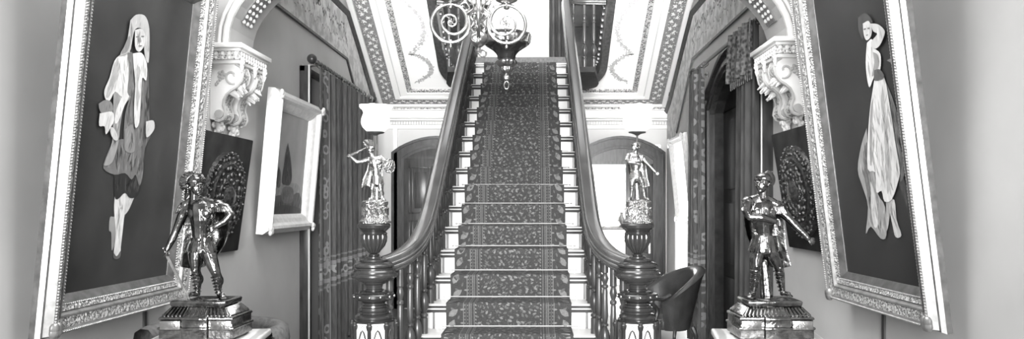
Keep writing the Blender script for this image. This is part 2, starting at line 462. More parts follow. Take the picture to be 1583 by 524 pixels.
# garlands stencilled on the white field
mb = MB()
for sx, xe in ((1, XL + .57), (-1, XR - .57)):
    for t0, t1 in ((.12 + .35, 1.02), (1.02, 1.95)):
        for i in range(46):
            q = i / 45; t = t0 + (t1 - t0) * q; x = xe + sx * (.11 + .24 * math.sin(PI * q) ** .8)
            for k in range(5):
                ang = random.uniform(0, 2 * PI); o = random.gauss(0, .011)
                mb.add([S(a, b, .003 + .0004 * k) for a, b in leaf2d(x + o, t + random.gauss(0, .010), ang, .038, 1.1)], [tuple(range(8))])
        mb.lathe([(0, .0), (.045, 0), (.03, .012), (0, .016)], S(xe + sx * .11, t1, .02), 8)
struct('trim_10', mb, 'leafg', 'leaf garlands stencilled on the white soffit', smooth=False)

# wall mouldings: dark cornice line that bends down with the soffit, picture rails, friezes
PR = [(-.035, -.04), (0, -.04), (.03, -.015), (.045, .02), (.06, .035), (.06, .05), (-.035, .05)]
for i, (x, sg, nm) in enumerate(((XL, 1, 'left'), (XR, -1, 'right'))):
    path = [(x, 6.05, 4.0), (x, 9.55, 4.0), (x, 10.1, 3.70), (x, 11.1, 3.10), (x, 11.44, 2.98)]
    mb = MB(); mb.sweep(path, [(sg * a * .8, b * .7) for a, b in PR])
    struct('trim_%d' % (11 + i), mb, 'wood', 'dark cornice moulding bending down the %s wall' % nm)
    mb = MB(); mb.prism([(x, 6.05, 3.45), (x, 9.55, 3.45), (x, 10.6, 2.62), (x, 11.44, 2.4), (x, 11.44, 2.96), (x, 10.1, 3.68), (x, 9.55, 3.98), (x, 6.05, 3.98)], (sg * .006, 0, 0))
    mb.mi = 1
    for row, (z0, amp) in enumerate(((3.80, .05), (3.62, .03))):
        for q in range(70):
            y = 6.2 + q * .049
            dz = 0 if y < 9.4 else -.66 * (y - 9.4)
            for kk in range(2 if row == 0 else 1):
                pts = leaf2d(y, z0 + dz + amp * math.sin(q * .9), random.uniform(0, 6.28), .07 if row == 0 else .045, .9)
                mb.add([(x + sg * .0075, a, b) for a, b in pts], [tuple(range(8))])
    struct('trim_%d' % (13 + i), mb, ['frieze', 'p25'], 'painted frieze with leaf scrolls on the %s wall' % nm, smooth=False)
    mb = MB(); mb.sweep([(x, 6.05, 3.43), (x, 9.55, 3.43), (x, 10.62, 2.60)], [(-.01, -.018), (sg * .022, -.012), (sg * .026, .012), (-.01, .018)])
    struct('trim_%d' % (15 + i), mb, 'wood', 'dark picture rail under the %s frieze' % nm)
# cornice bands across the back wall
mb = MB(); mb.box(XL, DB - .05, 2.90, XR, DB, 3.02); mb.box(XL, DB - .09, 3.085, XR, DB, 3.12); mb.box(XL, DB - .07, 2.86, XR, DB, 2.885)
mb.box(XL, DB - .03, 2.74, XR, DB, 2.80); mb.box(-2.17, DB - .04, 0, -2.1, DB, 2.74)
mb.box(XL, DB - .1, 3.02, XR, DB - .005, 3.03)
struct('trim_17', mb, 'white', 'white cornice of the back wall', mods=BEV(.006))
mb = MB(); mb.box(XL, DB - .045, 3.03, XR, DB - .001, 3.085); mb.mi = 1
vine(mb, lambda u, v, h: Vector((XL + u, DB - .046 - h, 3.057 + v)), XR - XL, .055, .05, .04)
for i in range(110): mb.box(XL + i * .04, DB - .04, 2.805, XL + i * .04 + .024, DB - .001, 2.85)
struct('trim_18', mb, ['vinebg', 'leafw'], 'leaf band and dentils of the back cornice', smooth=False)
# baseboards
for nm, x0, x1, segs in (('left', XL, XL + .025, ((-2.4, 7.4),)), ('right', XR - .025, XR, ((-2.4, 6.3), (8.75, 11.45)))):
    mb = MB()
    for a, b in segs: mb.box(x0, a, 0, x1, b, .2); mb.box(min(x0, x1) - .0 if nm == 'left' else x0 - .01, a, .2, x1 + (.01 if nm == 'left' else 0), b, .225)
    struct('baseboard_' + nm, mb, 'wood2', None, mods=BEV(.004))
# dark vertical battens on the side walls (below the paintings)
for i, (x, sg, y) in enumerate(((XL, 1, 4.62), (XR, -1, 4.32))):
    mb = MB(); mb.box(min(x, x + sg * .012), y - .015, .2, max(x, x + sg * .012), y + .015, 3.9)
    struct('trim_%d' % (19 + i), mb, 'wood2', 'thin dark batten on the wall under the portrait')

# --- transverse arch ---------------------------------------------------------
D0, D1 = 5.55, 6.0; ZS = 2.80; XA, XB = -2.25, 1.85; AA, AB = 1.4, .75
def arch_path(dx=0., n=14):
    p = [(XA + dx, ZS - .045)]
    for i in range(n + 1): a = PI / 2 * i / n; p.append((XA + AA - (AA - dx) * math.cos(a), ZS + (AB - dx) * math.sin(a)))
    for i in range(n, -1, -1): a = PI / 2 * i / n; p.append((XB - AA + (AA - dx) * math.cos(a), ZS + (AB - dx) * math.sin(a)))
    return p + [(XB - dx, ZS - .01)]
AP = arch_path()
mb = MB()
for (xa, za), (xb, zb) in zip(AP, AP[1:]):
    if abs(xa - xb) > 1e-6: mb.prism([(xa, D0, za), (xb, D0, zb), (xb, D0, CZ), (xa, D0, CZ)], (0, D1 - D0, 0))
mb.box(XL, D0, ZS - .048, XA, D1, CZ); mb.box(XB, D0, ZS, XR, D1, CZ)
struct('trim_21', mb, 'grey_paint', 'pale arch spanning the hall from bracket to bracket', ang=50)
mb = MB()
for dx, r in ((-.03, .022), (-.075, .014)):
    mb.tube([(x, D0 - .005, z) for x, z in arch_path(dx)], r, 8)
    mb.tube([(x, D1 + .005, z) for x, z in arch_path(dx)], r, 8)
struct('trim_22', mb, 'white', 'white rolled moulding edging the arch')
mb = MB(); P = arch_path(.012)[3:-3]; P2 = arch_path(0)[3:-3]
for k in range(len(P) - 1):
    for q in range(1): mb.prism([(P2[k][0], D0 + .12, P2[k][1]), (P2[k + 1][0], D0 + .12, P2[k + 1][1]), (P[k + 1][0], D0 + .12, P[k + 1][1]), (P[k][0], D0 + .12, P[k][1])], (0, .2, 0))
mb.mi = 1
for k in range(len(P) - 1):
    a = Vector((P[k][0], D0 + .22, P[k][1])); b = Vector((P[k + 1][0], D0 + .22, P[k + 1][1])); n = max(1, int((b - a).length / .045))
    for i in range(n):
        c = a + (b - a) * (i / n)
        for yy in (-.07, 0, .07): mb.ell(c + Vector((0, yy, 0)), (.014, .022, .018), 6, 4)
struct('trim_23', mb, ['vinebg', 'leafw'], 'carved leaf strip along the underside of the arch')

# --- wall brackets carrying the arch ----------------------------------------
def corbel(side, label, dz=0.):
    sg = 1 if side == 'left' else -1; x0 = XL if side == 'left' else XR
    W = lambda o, y, z: Vector((x0 + sg * o, y, z + dz))
    e = thing('wall_bracket', label, 'bracket', (x0, 5.8, 2.15), group='white brackets under the arch')
    B = Vector(e.location)
    def bx(mb, o0, y0, z0, o1, y1, z1):
        a, b = W(o0, y0, z0) - B, W(o1, y1, z1) - B
        mb.box(min(a.x, b.x), a.y, a.z, max(a.x, b.x), b.y, b.z)
    mb = MB(); bx(mb, .002, 5.44, 2.765, .28, 6.06, 2.80); bx(mb, .002, 5.47, 2.745, .26, 6.04, 2.765); bx(mb, .002, 5.50, 2.66, .24, 6.02, 2.69)
    obj('shelf', mb, 'white', e, mods=BEV(.006))
    mb = MB(); bx(mb, .003, 5.48, 2.685, .25, 6.03, 2.745); mb.mi = 1
    for i in range(11):
        for z, r in ((2.725, .02), (2.695, .013)):
            mb.ell(W(.250, 5.51 + i * .049, z) - B, (.012, r * .75, r), 8, 5)
    for i in range(5):
        for z, r in ((2.725, .02), (2.695, .013)): mb.ell(W(.03 + i * .048, 5.48, z) - B, (r * .75, .012, r), 8, 5)
    for y in (5.54, 5.80, 6.0):
        for q in range(4): mb.cap(W(.245, y + (q % 2) * .02 - .01, 2.69 - q * .016) - B, W(.238, y, 2.66 - q * .018) - B, .022 - q * .004, .008)
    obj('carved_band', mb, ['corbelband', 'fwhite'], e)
    prof = [(.002, 2.665), (.19, 2.665), (.228, 2.64), (.243, 2.59), (.232, 2.54), (.20, 2.495), (.16, 2.47), (.125, 2.44), (.105, 2.40), (.10, 2.36), (.112, 2.33), (.118, 2.29), (.10, 2.255), (.07, 2.242), (.04, 2.25), (.002, 2.26)]
    for yc in (5.62, 5.90):
        mb = MB(); mb.prism([W(o, yc - .065, z) - B for o, z in prof], (0, .13, 0))
        c = obj('scroll_console', mb, 'white', e, ang=50)
        mb = MB()
        for dy in (-.065, .065):
            mb.tube([W(o, yc + dy, z) - B for o, z in prof[1:-1]], .011, 6)
            s1 = [W(.165 + r * math.cos(a), yc + dy, 2.575 + r * math.sin(a)) - B for a, r in [(-1.2 - i * .35, .062 - .0035 * i) for i in range(16)]]
            s2 = [W(.07 + r * math.cos(a), yc + dy, 2.295 + r * math.sin(a)) - B for a, r in [(.8 - i * .4, .042 - .003 * i) for i in range(12)]]
            mb.tube(s1, .009, 6)
            mb.lathe([(0, -.012), (.032, -.012), (.034, .0), (.03, .012), (0, .016)], W(.07, yc + dy, 2.295) - B, 12, axis='y')
        obj('scroll_moulding', mb, 'grey_paint', c)
        mb = MB()
        for (o0, z0), (o1, z1) in zip(prof[2:-2], prof[3:-1]):
            a, b_ = W(o0 + .003, yc - .045, z0) - B, W(o1 + .003, yc - .045, z1) - B
            mb.add([a, b_, b_ + Vector((0, .09, 0)), a + Vector((0, .09, 0))], [(0, 1, 2, 3)])
        obj('front_channel', mb, 'corbelband', c, recalc=False, mods=[('SOLIDIFY', dict(thickness=.004, offset=0))]); mb = MB()
        for i in range(13):   # acanthus on the waist of the scroll
            a = random.uniform(0, 1); mb.cap(W(.215 - .09 * a, yc + random.uniform(-.05, .05), 2.53 - .09 * a) - B, W(.25 - .08 * a, yc + random.uniform(-.06, .06), 2.49 - .09 * a) - B, .02, .006, 6)
        obj('acanthus', mb, 'plaster_pale', c); mb = MB()
        for i in range(5):    # rosette sprig on the flank
            a = i * 1.256; mb.ell(W(.09 + .022 * math.cos(a), yc - .068, 2.585 + .022 * math.sin(a)) - B, (.014, .008, .014), 6, 4)
        for z in (2.565, 2.55, 2.53, 2.515): mb.ell(W(.088 - (2.565 - z) * .8, yc - .068, z) - B, (.012, .008, .014), 6, 4)
        mb.ell(W(.09, yc - .068, 2.585) - B, (.014, .009, .014), 6, 4)
        obj('rosette', mb, 'grey_paint', c)
        mb = MB()
        for i in range(34):
            q = i / 33; z = 2.25 - .13 * q; w = .052 * (1 - q) ** .6
            mb.ell(W(.045 - .02 * q + random.uniform(-1, 1) * w * .7, yc + random.uniform(-1, 1) * w, z) - B, (.014, .017, .019), 7, 5, Matrix.Rotation(random.uniform(-.8, .8), 3, 'X'))
        mb.cap(W(.045, yc, 2.25) - B, W(.025, yc, 2.12) - B, .035, .010)
        obj('leaf_drop', mb, 'fwhite', c)
    return e
corbel('left', 'white scroll bracket above the plaque behind the plumed warrior', -.045)
corbel('right', 'white scroll bracket above the plaque behind the pointing warrior')

# --- doors in the back wall ---------------------------------------------------
def arch_line(x0, x1, zs, zp, n=12, z0=0.):
    p = [(x0, z0)] + [(x0 + (x1 - x0) * i / n, zs + (zp - zs) * math.sin(PI * i / n) ** .8) for i in range(n + 1)] + [(x1, z0)]
    return p
def casing(mb, x0, x1, zs, zp, bands, y):
    """nested mouldings; bands: (outset, inset, depth)"""
    for o, i, dp in bands:
        a = arch_line(x0 - o, x1 + o, zs + o * .6, zp + o); b = arch_line(x0 - i, x1 + i, zs + i * .6, zp + i)
        for k in range(len(a) - 1):
            mb.prism([(a[k][0], y, a[k][1]), (a[k + 1][0], y, a[k + 1][1]), (b[k + 1][0], y, b[k + 1][1]), (b[k][0], y, b[k][1])], (0, -dp, 0))
BANDS = ((.17, .13, .07), (.13, .06, .04), (.06, .02, .065), (.02, -.02, .05))
def leaf_door(mb, x0, x1, z1, y, arched=None):
    mb.box(x0, y, .02, x1, y + .04, z1)
    w = (x1 - x0)
    for z0, zz in ((.15, .75), (.85, 1.35), (1.45, z1 - .12)):
        for m, dp in ((.07, .012), (.09, -.0), (.12, .016)):
            if dp: 
                mb.box(x0 + m, y - dp, z0, x1 - m, y, z0 + .02); mb.box(x0 + m, y - dp, zz - .02, x1 - m, y, zz)
                mb.box(x0 + m, y - dp, z0, x0 + m + .02, y, zz); mb.box(x1 - m - .02, y - dp, z0, x1 - m, y, zz)
        mb.box(x0 + .16, y - .012, z0 + .08, x1 - .16, y, zz - .08)
mb = MB(); casing(mb, -2.02, -.98, 2.28, 2.46, BANDS, DB)
d1 = struct('door_1', mb, 'wood', 'dark arched double door at the left behind the stairs', ang=30)
for x0, x1 in ((-2.0, -1.502), (-1.498, -1.0)):
    mb = MB(); leaf_door(mb, x0, x1, 2.28, DB - .045)
    a = arch_line(-2.02, -.98, 2.28, 2.46)
    if x0 < -1.8: mb.prism([(x, DB - .045, z) for x, z in a[1:-1]], (0, .04, 0))
    p = obj('door_leaf', mb, 'wood2', d1, mods=BEV(.004)); 
    mb = MB(); mb.ell((-1.53 if x0 < -1.8 else -1.47, DB - .09, 1.0), (.022, .022, .022)); obj('door_knob', mb, 'brass', p)
mb = MB(); casing(mb, .80, 1.80, 2.28, 2.46, BANDS, DB)
a = arch_line(.8, 1.8, 2.28, 2.46)
d2 = struct('door_2', mb, 'wood', 'dark arched doorway at the right, one leaf open to a bright room', ang=30)
mb = MB(); leaf_door(mb, 1.37, 1.79, 2.3, DB + .02)
p = obj('door_leaf', mb, 'wood2', d2, mods=BEV(.004))
mb = MB(); mb.lathe([(.0, -.05), (.025, -.045), (.028, -.03), (.012, -.015), (.03, 0)], (1.66, DB + .0, .93), 12, axis='y'); mb.box(1.72, DB - .004, .84, 1.75, DB + .02, 1.0)
obj('door_knob', mb, 'brass', p)
mb = MB()
for z0 in (2.22,): mb.prism([(.8, DB - .02, 2.2)] + [(.8 + 1.0 * i / 12, DB - .02, 2.27 + .17 * math.sin(PI * i / 12) ** .8) for i in range(13)] + [(1.8, DB - .02, 2.2)], (0, .05, 0))
mb.box(.8, DB - .04, 2.2, 1.8, DB + .03, 2.25)
obj('arched_head', mb, 'wood2', d2)
# right hand doorway in the side wall: dark doors with moulded arched frame
mb = MB()
for o, i, dp in ((.20, .15, .09), (.15, .07, .05), (.07, .02, .08), (.02, -.03, .06)):
    a = [(6.55 - o, 0)] + [(y + (-o if q == 0 else o if q == 14 else 0), z + o) for q, (y, z) in enumerate(arc_pts(6.55, 8.45, 2.62, 3.0))] + [(8.45 + o, 0)]
    b = [(6.55 - i, 0)] + [(y + (-i if q == 0 else i if q == 14 else 0), z + i) for q, (y, z) in enumerate(arc_pts(6.55, 8.45, 2.62, 3.0))] + [(8.45 + i, 0)]
    for k in range(len(a) - 1):
        mb.prism([(XR, a[k][0], a[k][1]), (XR, a[k + 1][0], a[k + 1][1]), (XR, b[k + 1][0], b[k + 1][1]), (XR, b[k][0], b[k][1])], (-dp, 0, 0))
d3 = struct('door_3', mb, 'wood', 'dark arched doorway in the right wall hung with portieres', ang=30)
mb = MB()
for y0, y1 in ((6.57, 7.49), (7.51, 8.43)):
    mb.box(XR + .1, y0, .02, XR + .15, y1, 2.62)
    for z0, z1 in ((.15, .8), (.95, 1.6), (1.75, 2.5)):
        mb.box(XR + .08, y0 + .12, z0, XR + .1, y1 - .12, z1)
mb.prism([(XR + .1, 6.55, 2.6)] + [(XR + .1, y, z) for y, z in arc_pts(6.55, 8.45, 2.62, 3.0)] + [(XR + .1, 8.45, 2.6)], (.05, 0, 0))
obj('door_leaf', mb, 'wood', d3, mods=BEV(.005))
mb = MB(); A2 = [(6.551, 0)] + arc_pts(6.551, 8.449, 2.62, 2.999) + [(8.449, 0)]; B2 = [(6.565, 0)] + arc_pts(6.565, 8.435, 2.605, 2.985) + [(8.435, 0)]
for k in range(len(A2) - 1): mb.prism([(XR, *A2[k]), (XR, *A2[k + 1]), (XR, *B2[k + 1]), (XR, *B2[k])], (.2, 0, 0))
obj('jamb_lining', mb, 'woodmatt', d3)
mb = MB()
for y in (8.62, 8.70, 6.36): mb.cap((XR - .095, y, .1), (XR - .095, y, 2.6), .008, .008, 6)
obj('edge_line', mb, 'edgepale', d3)
# --- bright room beyond door_2 -----------------------------------------------
mb = MB(); mb.box(-2.6, 15.0, 0, 3.6, 15.2, 3.2); mb.box(3.4, 11.65, 0, 3.6, 15, 3.2); mb.box(-2.6, 11.65, 3.1, 3.6, 15.2, 3.2)
mb.box(2.2, 11.5, 0, 3.6, 11.65, 3.2)
struct('wall_back.002', mb, 'ceilwhite', 'white walls of the room beyond the open door')
mb = MB(); mb.box(2.2, 11.65, -.1, 3.6, 15.2, 0); struct('floor.002', mb, 'floorwood', 'floor of the room beyond')
# ================================================================== STAIRCASE
T_, RI = .28, .175
nd = lambda k: 5.068 + T_ * k          # nosing distance
nz = lambda k: .70 + RI * k            # tread height
KS = range(-3, 15)
st = thing('staircase', 'straight white staircase with dark polished handrails rising to the landing', 'staircase', (XC, 4.3, 0))
SB = Vector(st.location)
def half(k): return {-3: 1.08, -2: 1.0, -1: .82, 0: .68}.get(k, .62)
for k in KS:
    hw = half(k); y = nd(k) - SB.y; z = nz(k)
    mb = MB(); mb.box(-hw, y, z - .05, hw, y + T_ + .04, z)
    o = obj('tread', mb, 'stepwhite', st, mods=BEV(.006))
    mb = MB()
    for a, b in ((.009, .026), (.036, .056)): mb.box(-hw - .002, y - .006, z - b, hw + .002, y + .03, z - a)
    obj('nosing_moulding', mb, 'woodmatt', o)
    mb = MB(); mb.box(-hw + .02, y + .03, z - RI, hw - .02, y + .055, z - .05)
    o = obj('riser', mb, 'stepwhite', st)
    if k >= 0:
        for sg in (-1, 1):
            mb = MB(); mb.loft([(.009, .005, z - RI), (.009, .005, z - .055)], (sg * .545, y + .028, 0)); obj('riser_bead', mb, 'wood2', o)
k = 15; mb = MB(); mb.box(-.62, nd(k) - SB.y, nz(k) - .05, .62, nd(k) - SB.y + .12, nz(k)); o = obj('tread', mb, 'stepwhite', st)
mb = MB()
for a, b in ((.016, .026), (.038, .052)): mb.box(-.622, nd(k) - SB.y - .003, nz(k) - b, .622, nd(k) - SB.y + .03, nz(k) - a)
obj('nosing_moulding', mb, 'wood', o)
mb = MB(); mb.box(-.6, nd(k) - SB.y + .03, nz(k) - RI, .6, nd(k) - SB.y + .055, nz(k) - .05); obj('riser', mb, 'stepwhite', st)
# closed undercarriage and outer stringers
for sg in (-1, 1):
    mb = MB(); pts = [(nd(-3) + .05, 0), (nd(-3) + .05, nz(-3) - .06)]
    for k in range(-3, 16):
        pts += [(nd(k) + .05, nz(k) - .055)]
        if k < 15: pts += [(nd(k + 1) + .05, nz(k) - .055)]
    pts += [(nd(15) + .08, nz(15) - .06), (nd(15) + .08, 0)]
    mb.prism([(sg * .60 - .015, y - SB.y, z) for y, z in pts], (.03, 0, 0))
    obj('stringer', mb, 'wood2', st, smooth=False)
    for k in range(0, 15):   # carved bracket under each tread end
        mb = MB(); y = nd(k) - SB.y; z = nz(k); x = sg * .628
        mb.tube(crom([(x, y + .02, z - .06), (x, y + .06, z - .10), (x, y + .15, z - .085), (x, y + .24, z - .12), (x, y + .27, z - .16)], 4), [.022] * 8 + [.016] * 8 + [.01], 6)
        for i in range(5): mb.cap((x, y + .03 + i * .04, z - .07 - i * .008), (x + sg * .012, y + .02 + i * .04, z - .12 - .01 * random.random()), .018, .007, 6)
        mb.box(min(x - .01, x + .01), y - .01, z - .055, max(x - .01, x + .01), y + .3, z - .045)
        obj('scroll_bracket', mb, 'wood', st)
# handrails
railp = [(-.03, -.05), (.03, -.05), (.036, -.03), (.052, -.022), (.055, .0), (.05, .012), (.042, .018), (.046, .03), (.03, .048), (0, .055), (-.03, .048), (-.046, .03), (-.042, .018), (-.05, .012), (-.055, 0), (-.052, -.022), (-.036, -.03)]
def bead(cx, cz, r, a0, a1, n=6): return [(cx + r * math.cos(R(a0 + (a1 - a0) * i / n)), cz + r * math.sin(R(a0 + (a1 - a0) * i / n))) for i in range(n + 1)]
_h = bead(.0, .030, .03, 0, 90, 6)
_h = bead(.030, -.040, .011, -90, 60) + bead(.046, -.016, .013, -80, 80) + bead(.050, .010, .008, -70, 90) + bead(.024, .030, .026, 0, 80)
railp = _h + [(-a, b) for a, b in reversed(_h)]
RH = .72
zr = lambda d: .70 + (d - 5.068) * .625 + RH
def rail_path(sg):
    p = [(.80, 4.57, 1.205), (.73, 4.63, 1.215), (.655, 4.72, 1.25), (.595, 4.86, 1.315), (.565, 5.03, 1.41), (.558, 5.25, zr(5.25))]
    top = [(.555, 8.9, zr(8.9)), (.555, 9.2, zr(9.2)), (.565, 9.36, 4.10), (.62, 9.50, 4.16), (.75, 9.58, 4.17), (1.07, 9.60, 4.17)]
    a = crom(p, 7); b = crom(top, 7)
    return [Vector((sg * x, y - SB.y, z)) for x, y, z in list(a) + [Vector((.557, 6.5, zr(6.5))), Vector((.556, 7.7, zr(7.7)))] + list(b)]
for sg in (-1, 1):
    mb = MB(); mb.sweep(rail_path(sg), railp); obj('handrail', mb, 'rail', st, ang=48)
# turned balusters
BP = [(.0, 0), (.024, 0), (.024, .10), (.017, .105), (.026, .115), (.026, .125), (.014, .135), (.019, .15), (.03, .18), (.033, .205), (.028, .235), (.016, .262), (.013, .27), (.022, .276), (.022, .286), (.015, .292), (.017, .30), (.021, .34), (.017, .50), (.013, .512), (.022, .52), (.022, .532), (.013, .54), (.017, .55), (.024, .575), (.016, .60), (.014, .606), (.022, .612), (.022, .72), (0, .72)]
def baluster(h, x, y, z):
    mb = MB(); mb.lathe([(r, q * h / .72) for r, q in BP], (0, 0, 0), 10)
    o = obj('baluster', mb, 'wood', st); o.location = (x, y, z); return o
b0 = None
for sg in (-1, 1):
    for k in range(1, 15):
        for q in (.07, .21):
            y = nd(k) + q
            if b0 is None: b0 = baluster(RH - .05 + .625 * .14, sg * .575, y - SB.y, nz(k)); o = b0
            else: o = b0.copy(); COL.objects.link(o); o.location = (sg * .575, y - SB.y, nz(k))
            o.scale.z = (zr(y) - .04 - nz(k)) / (RH - .05 + .625 * .14)
    # under the swept end of the rail
    for x, y, k in ((.583, 5.17, 0), (.60, 4.98, -1), (.625, 4.84, -1), (.665, 4.71, -2), (.715, 4.62, -2)):
        zt = 1.205 + max(0, (y - 4.57)) ** 1.5 * .62 - .035
        o = b0.copy(); COL.objects.link(o); o.location = (sg * x, y - SB.y, nz(k)); o.scale.z = (zt - nz(k)) / (RH - .05 + .625 * .14)
    for x in (.66, .80, .92):
        o = b0.copy(); COL.objects.link(o); o.location = (sg * x, 9.59 - SB.y, 3.325); o.scale.z = .80 / (RH - .05 + .625 * .14)
# newel posts
def pxr(y): return EYE - (y - VY) / 256.3
def newel(sg):
    e = thing('newel_post', '', 'x', (0, 0, 0)); del e['label']; del e['category']
    e.parent = st; e.location = (sg * .795, 4.55 - SB.y, nz(-2))
    zz = lambda y: pxr(y) - nz(-2)
    q = 1 / 256.3
    prof = [(0, 392), (7, 392), (8.5, 393.5), (8, 395), (10, 395.5), (13, 397), (13, 398.5), (18, 399.5), (21, 401), (21.5, 403), (20.5, 404), (24, 404.5), (29, 407), (31, 409), (31, 411.5), (29, 412.5), (28, 414), (28, 416), (31, 416.5), (33, 419), (33, 421), (35, 421.5), (36.5, 424), (36.5, 426.5), (35, 428), (32, 428.5), (31, 431), (26, 432), (25, 434), (19, 435.5), (18, 438), (14, 439.5), (13, 443), (13, 446), (15, 447), (15, 448.5), (22, 449.5), (24, 452), (30, 453), (31.5, 455), (31.5, 459), (30, 460.5), (27, 461), (26, 463), (20, 465), (17, 468), (17, 470), (20, 471), (20.5, 473.5), (23, 474.5), (24, 478), (23, 480.5), (21, 481.5), (21, 483.5), (25, 484.5), (28.5, 487.5), (28.5, 490.5), (27, 492), (27, 494), (0, 494)]
    mb = MB(); mb.lathe([(r * q, zz(y)) for r, y in prof], n=32)
    obj('turned_shaft', mb, 'newelwood', e, ang=30)
    mb = MB()
    for i in range(12):
        a = i * PI / 6; mb.lathe([(0, .008), (.011, .006), (.013, 0), (0, 0)], (0, 0, 0), 8, axis='z')
        n0 = len(mb.v)
        mb.ell((.122 * math.cos(a), .122 * math.sin(a), zz(457)), (.009, .009, .009), 8, 5)
    obj('stud_ring', mb, 'brass', e)
    # fluted urn on the neck
    mb = MB(); flute = lambda a, z: 1 - .09 * abs(math.sin(a * 10)) ** .7
    mb.lathe([(r * q, zz(y)) for r, y in ((0, 393), (8, 391), (12, 386), (17, 380), (20, 373), (20.5, 366), (19.5, 362))], n=80, mod=flute)
    mb.lathe([(r * q, zz(y)) for r, y in ((19, 363), (20.5, 361), (18, 358), (21, 355), (24.5, 352), (25.5, 348), (24, 345.5), (0, 345))], n=32)
    obj('fluted_urn', mb, 'newelwood', e, ang=30)
    # gothic arcaded pedestal: eight-sided body, colonnettes, arches
    zt = zz(494); mb = MB()
    mb.lathe([(0, 0), (.20, 0), (.20, .05), (.18, .06), (.17, .09), (.105, .10), (.095, zt), (0, zt)], n=8)
    mb.lathe([(.118, zt - .015), (.122, zt), (.112, zt + .004), (.08, zt + .004), (.08, zt - .015)], n=8)
    obj('arcaded_base', mb, 'newelwood', e, ang=20)
    for i in range(8):
        a = i * PI / 4; mb = MB(); c = (.132 * math.cos(a), .132 * math.sin(a), 0)
        mb.lathe([(0, .09), (.024, .09), (.024, .11), (.015, .125), (.012, .14), (.011, zt - .05), (.016, zt - .04), (.019, zt - .02), (.014, zt - .015), (.014, zt), (0, zt)], c, 10)
        obj('colonnette', mb, 'newelwood', e)
    for i in range(8):
        a = (i + .5) * PI / 4; Mx = Matrix.Rotation(a + PI / 2, 3, 'Z'); mb = MB()
        r0 = .108
        T = lambda x, z, o=0.: Mx @ Vector((x, -(r0 + o), z))
        hw = .041
        mb.prism([T(-hw, .09), T(hw, .09), T(hw, zt - .012), T(-hw, zt - .012)], Mx @ Vector((0, -.006, 0)))
        mb.mi = 1
        arch = [T(-.022, .1, .01)] + [T(-.022 + .022 * t, zt - .10 + .05 * math.sin(t * PI / 2), .01) for t in (0, .3, .6, 1)] + [T(.022 * t, zt - .10 + .05 * math.cos(t * PI / 2), .01) for t in (.4, .7, 1)] + [T(.022, .1, .01)]
        mb.tube(arch, .005, 6)
        for dx in (-.008, 0, .008): mb.ell(T(dx, zt - .03 + (.006 if dx == 0 else 0), .008), (.003,) * 3, 6, 4)
        obj('arched_panel', mb, ['plaster_pale' if i in (5, 6) else 'wood2', 'wood'], e, smooth=False)
    return e
newel(-1); newel(1)
# stair rods
for k in range(-3, 10):
    mb = MB(); y = nd(k + 1) + .002 - SB.y; z = nz(k) + .022
    mb.tube([(-.50, y, z), (.50, y, z)], .0042, 8)
    for x in (-.50, .50): mb.ell((x, y, z), (.008, .006, .006), 8, 5)
    for x in (-.485, .485): mb.box(x - .003, y - .003, z - .022, x + .003, y + .03, z + .006)
    obj('stair_rod', mb, 'rod', st)

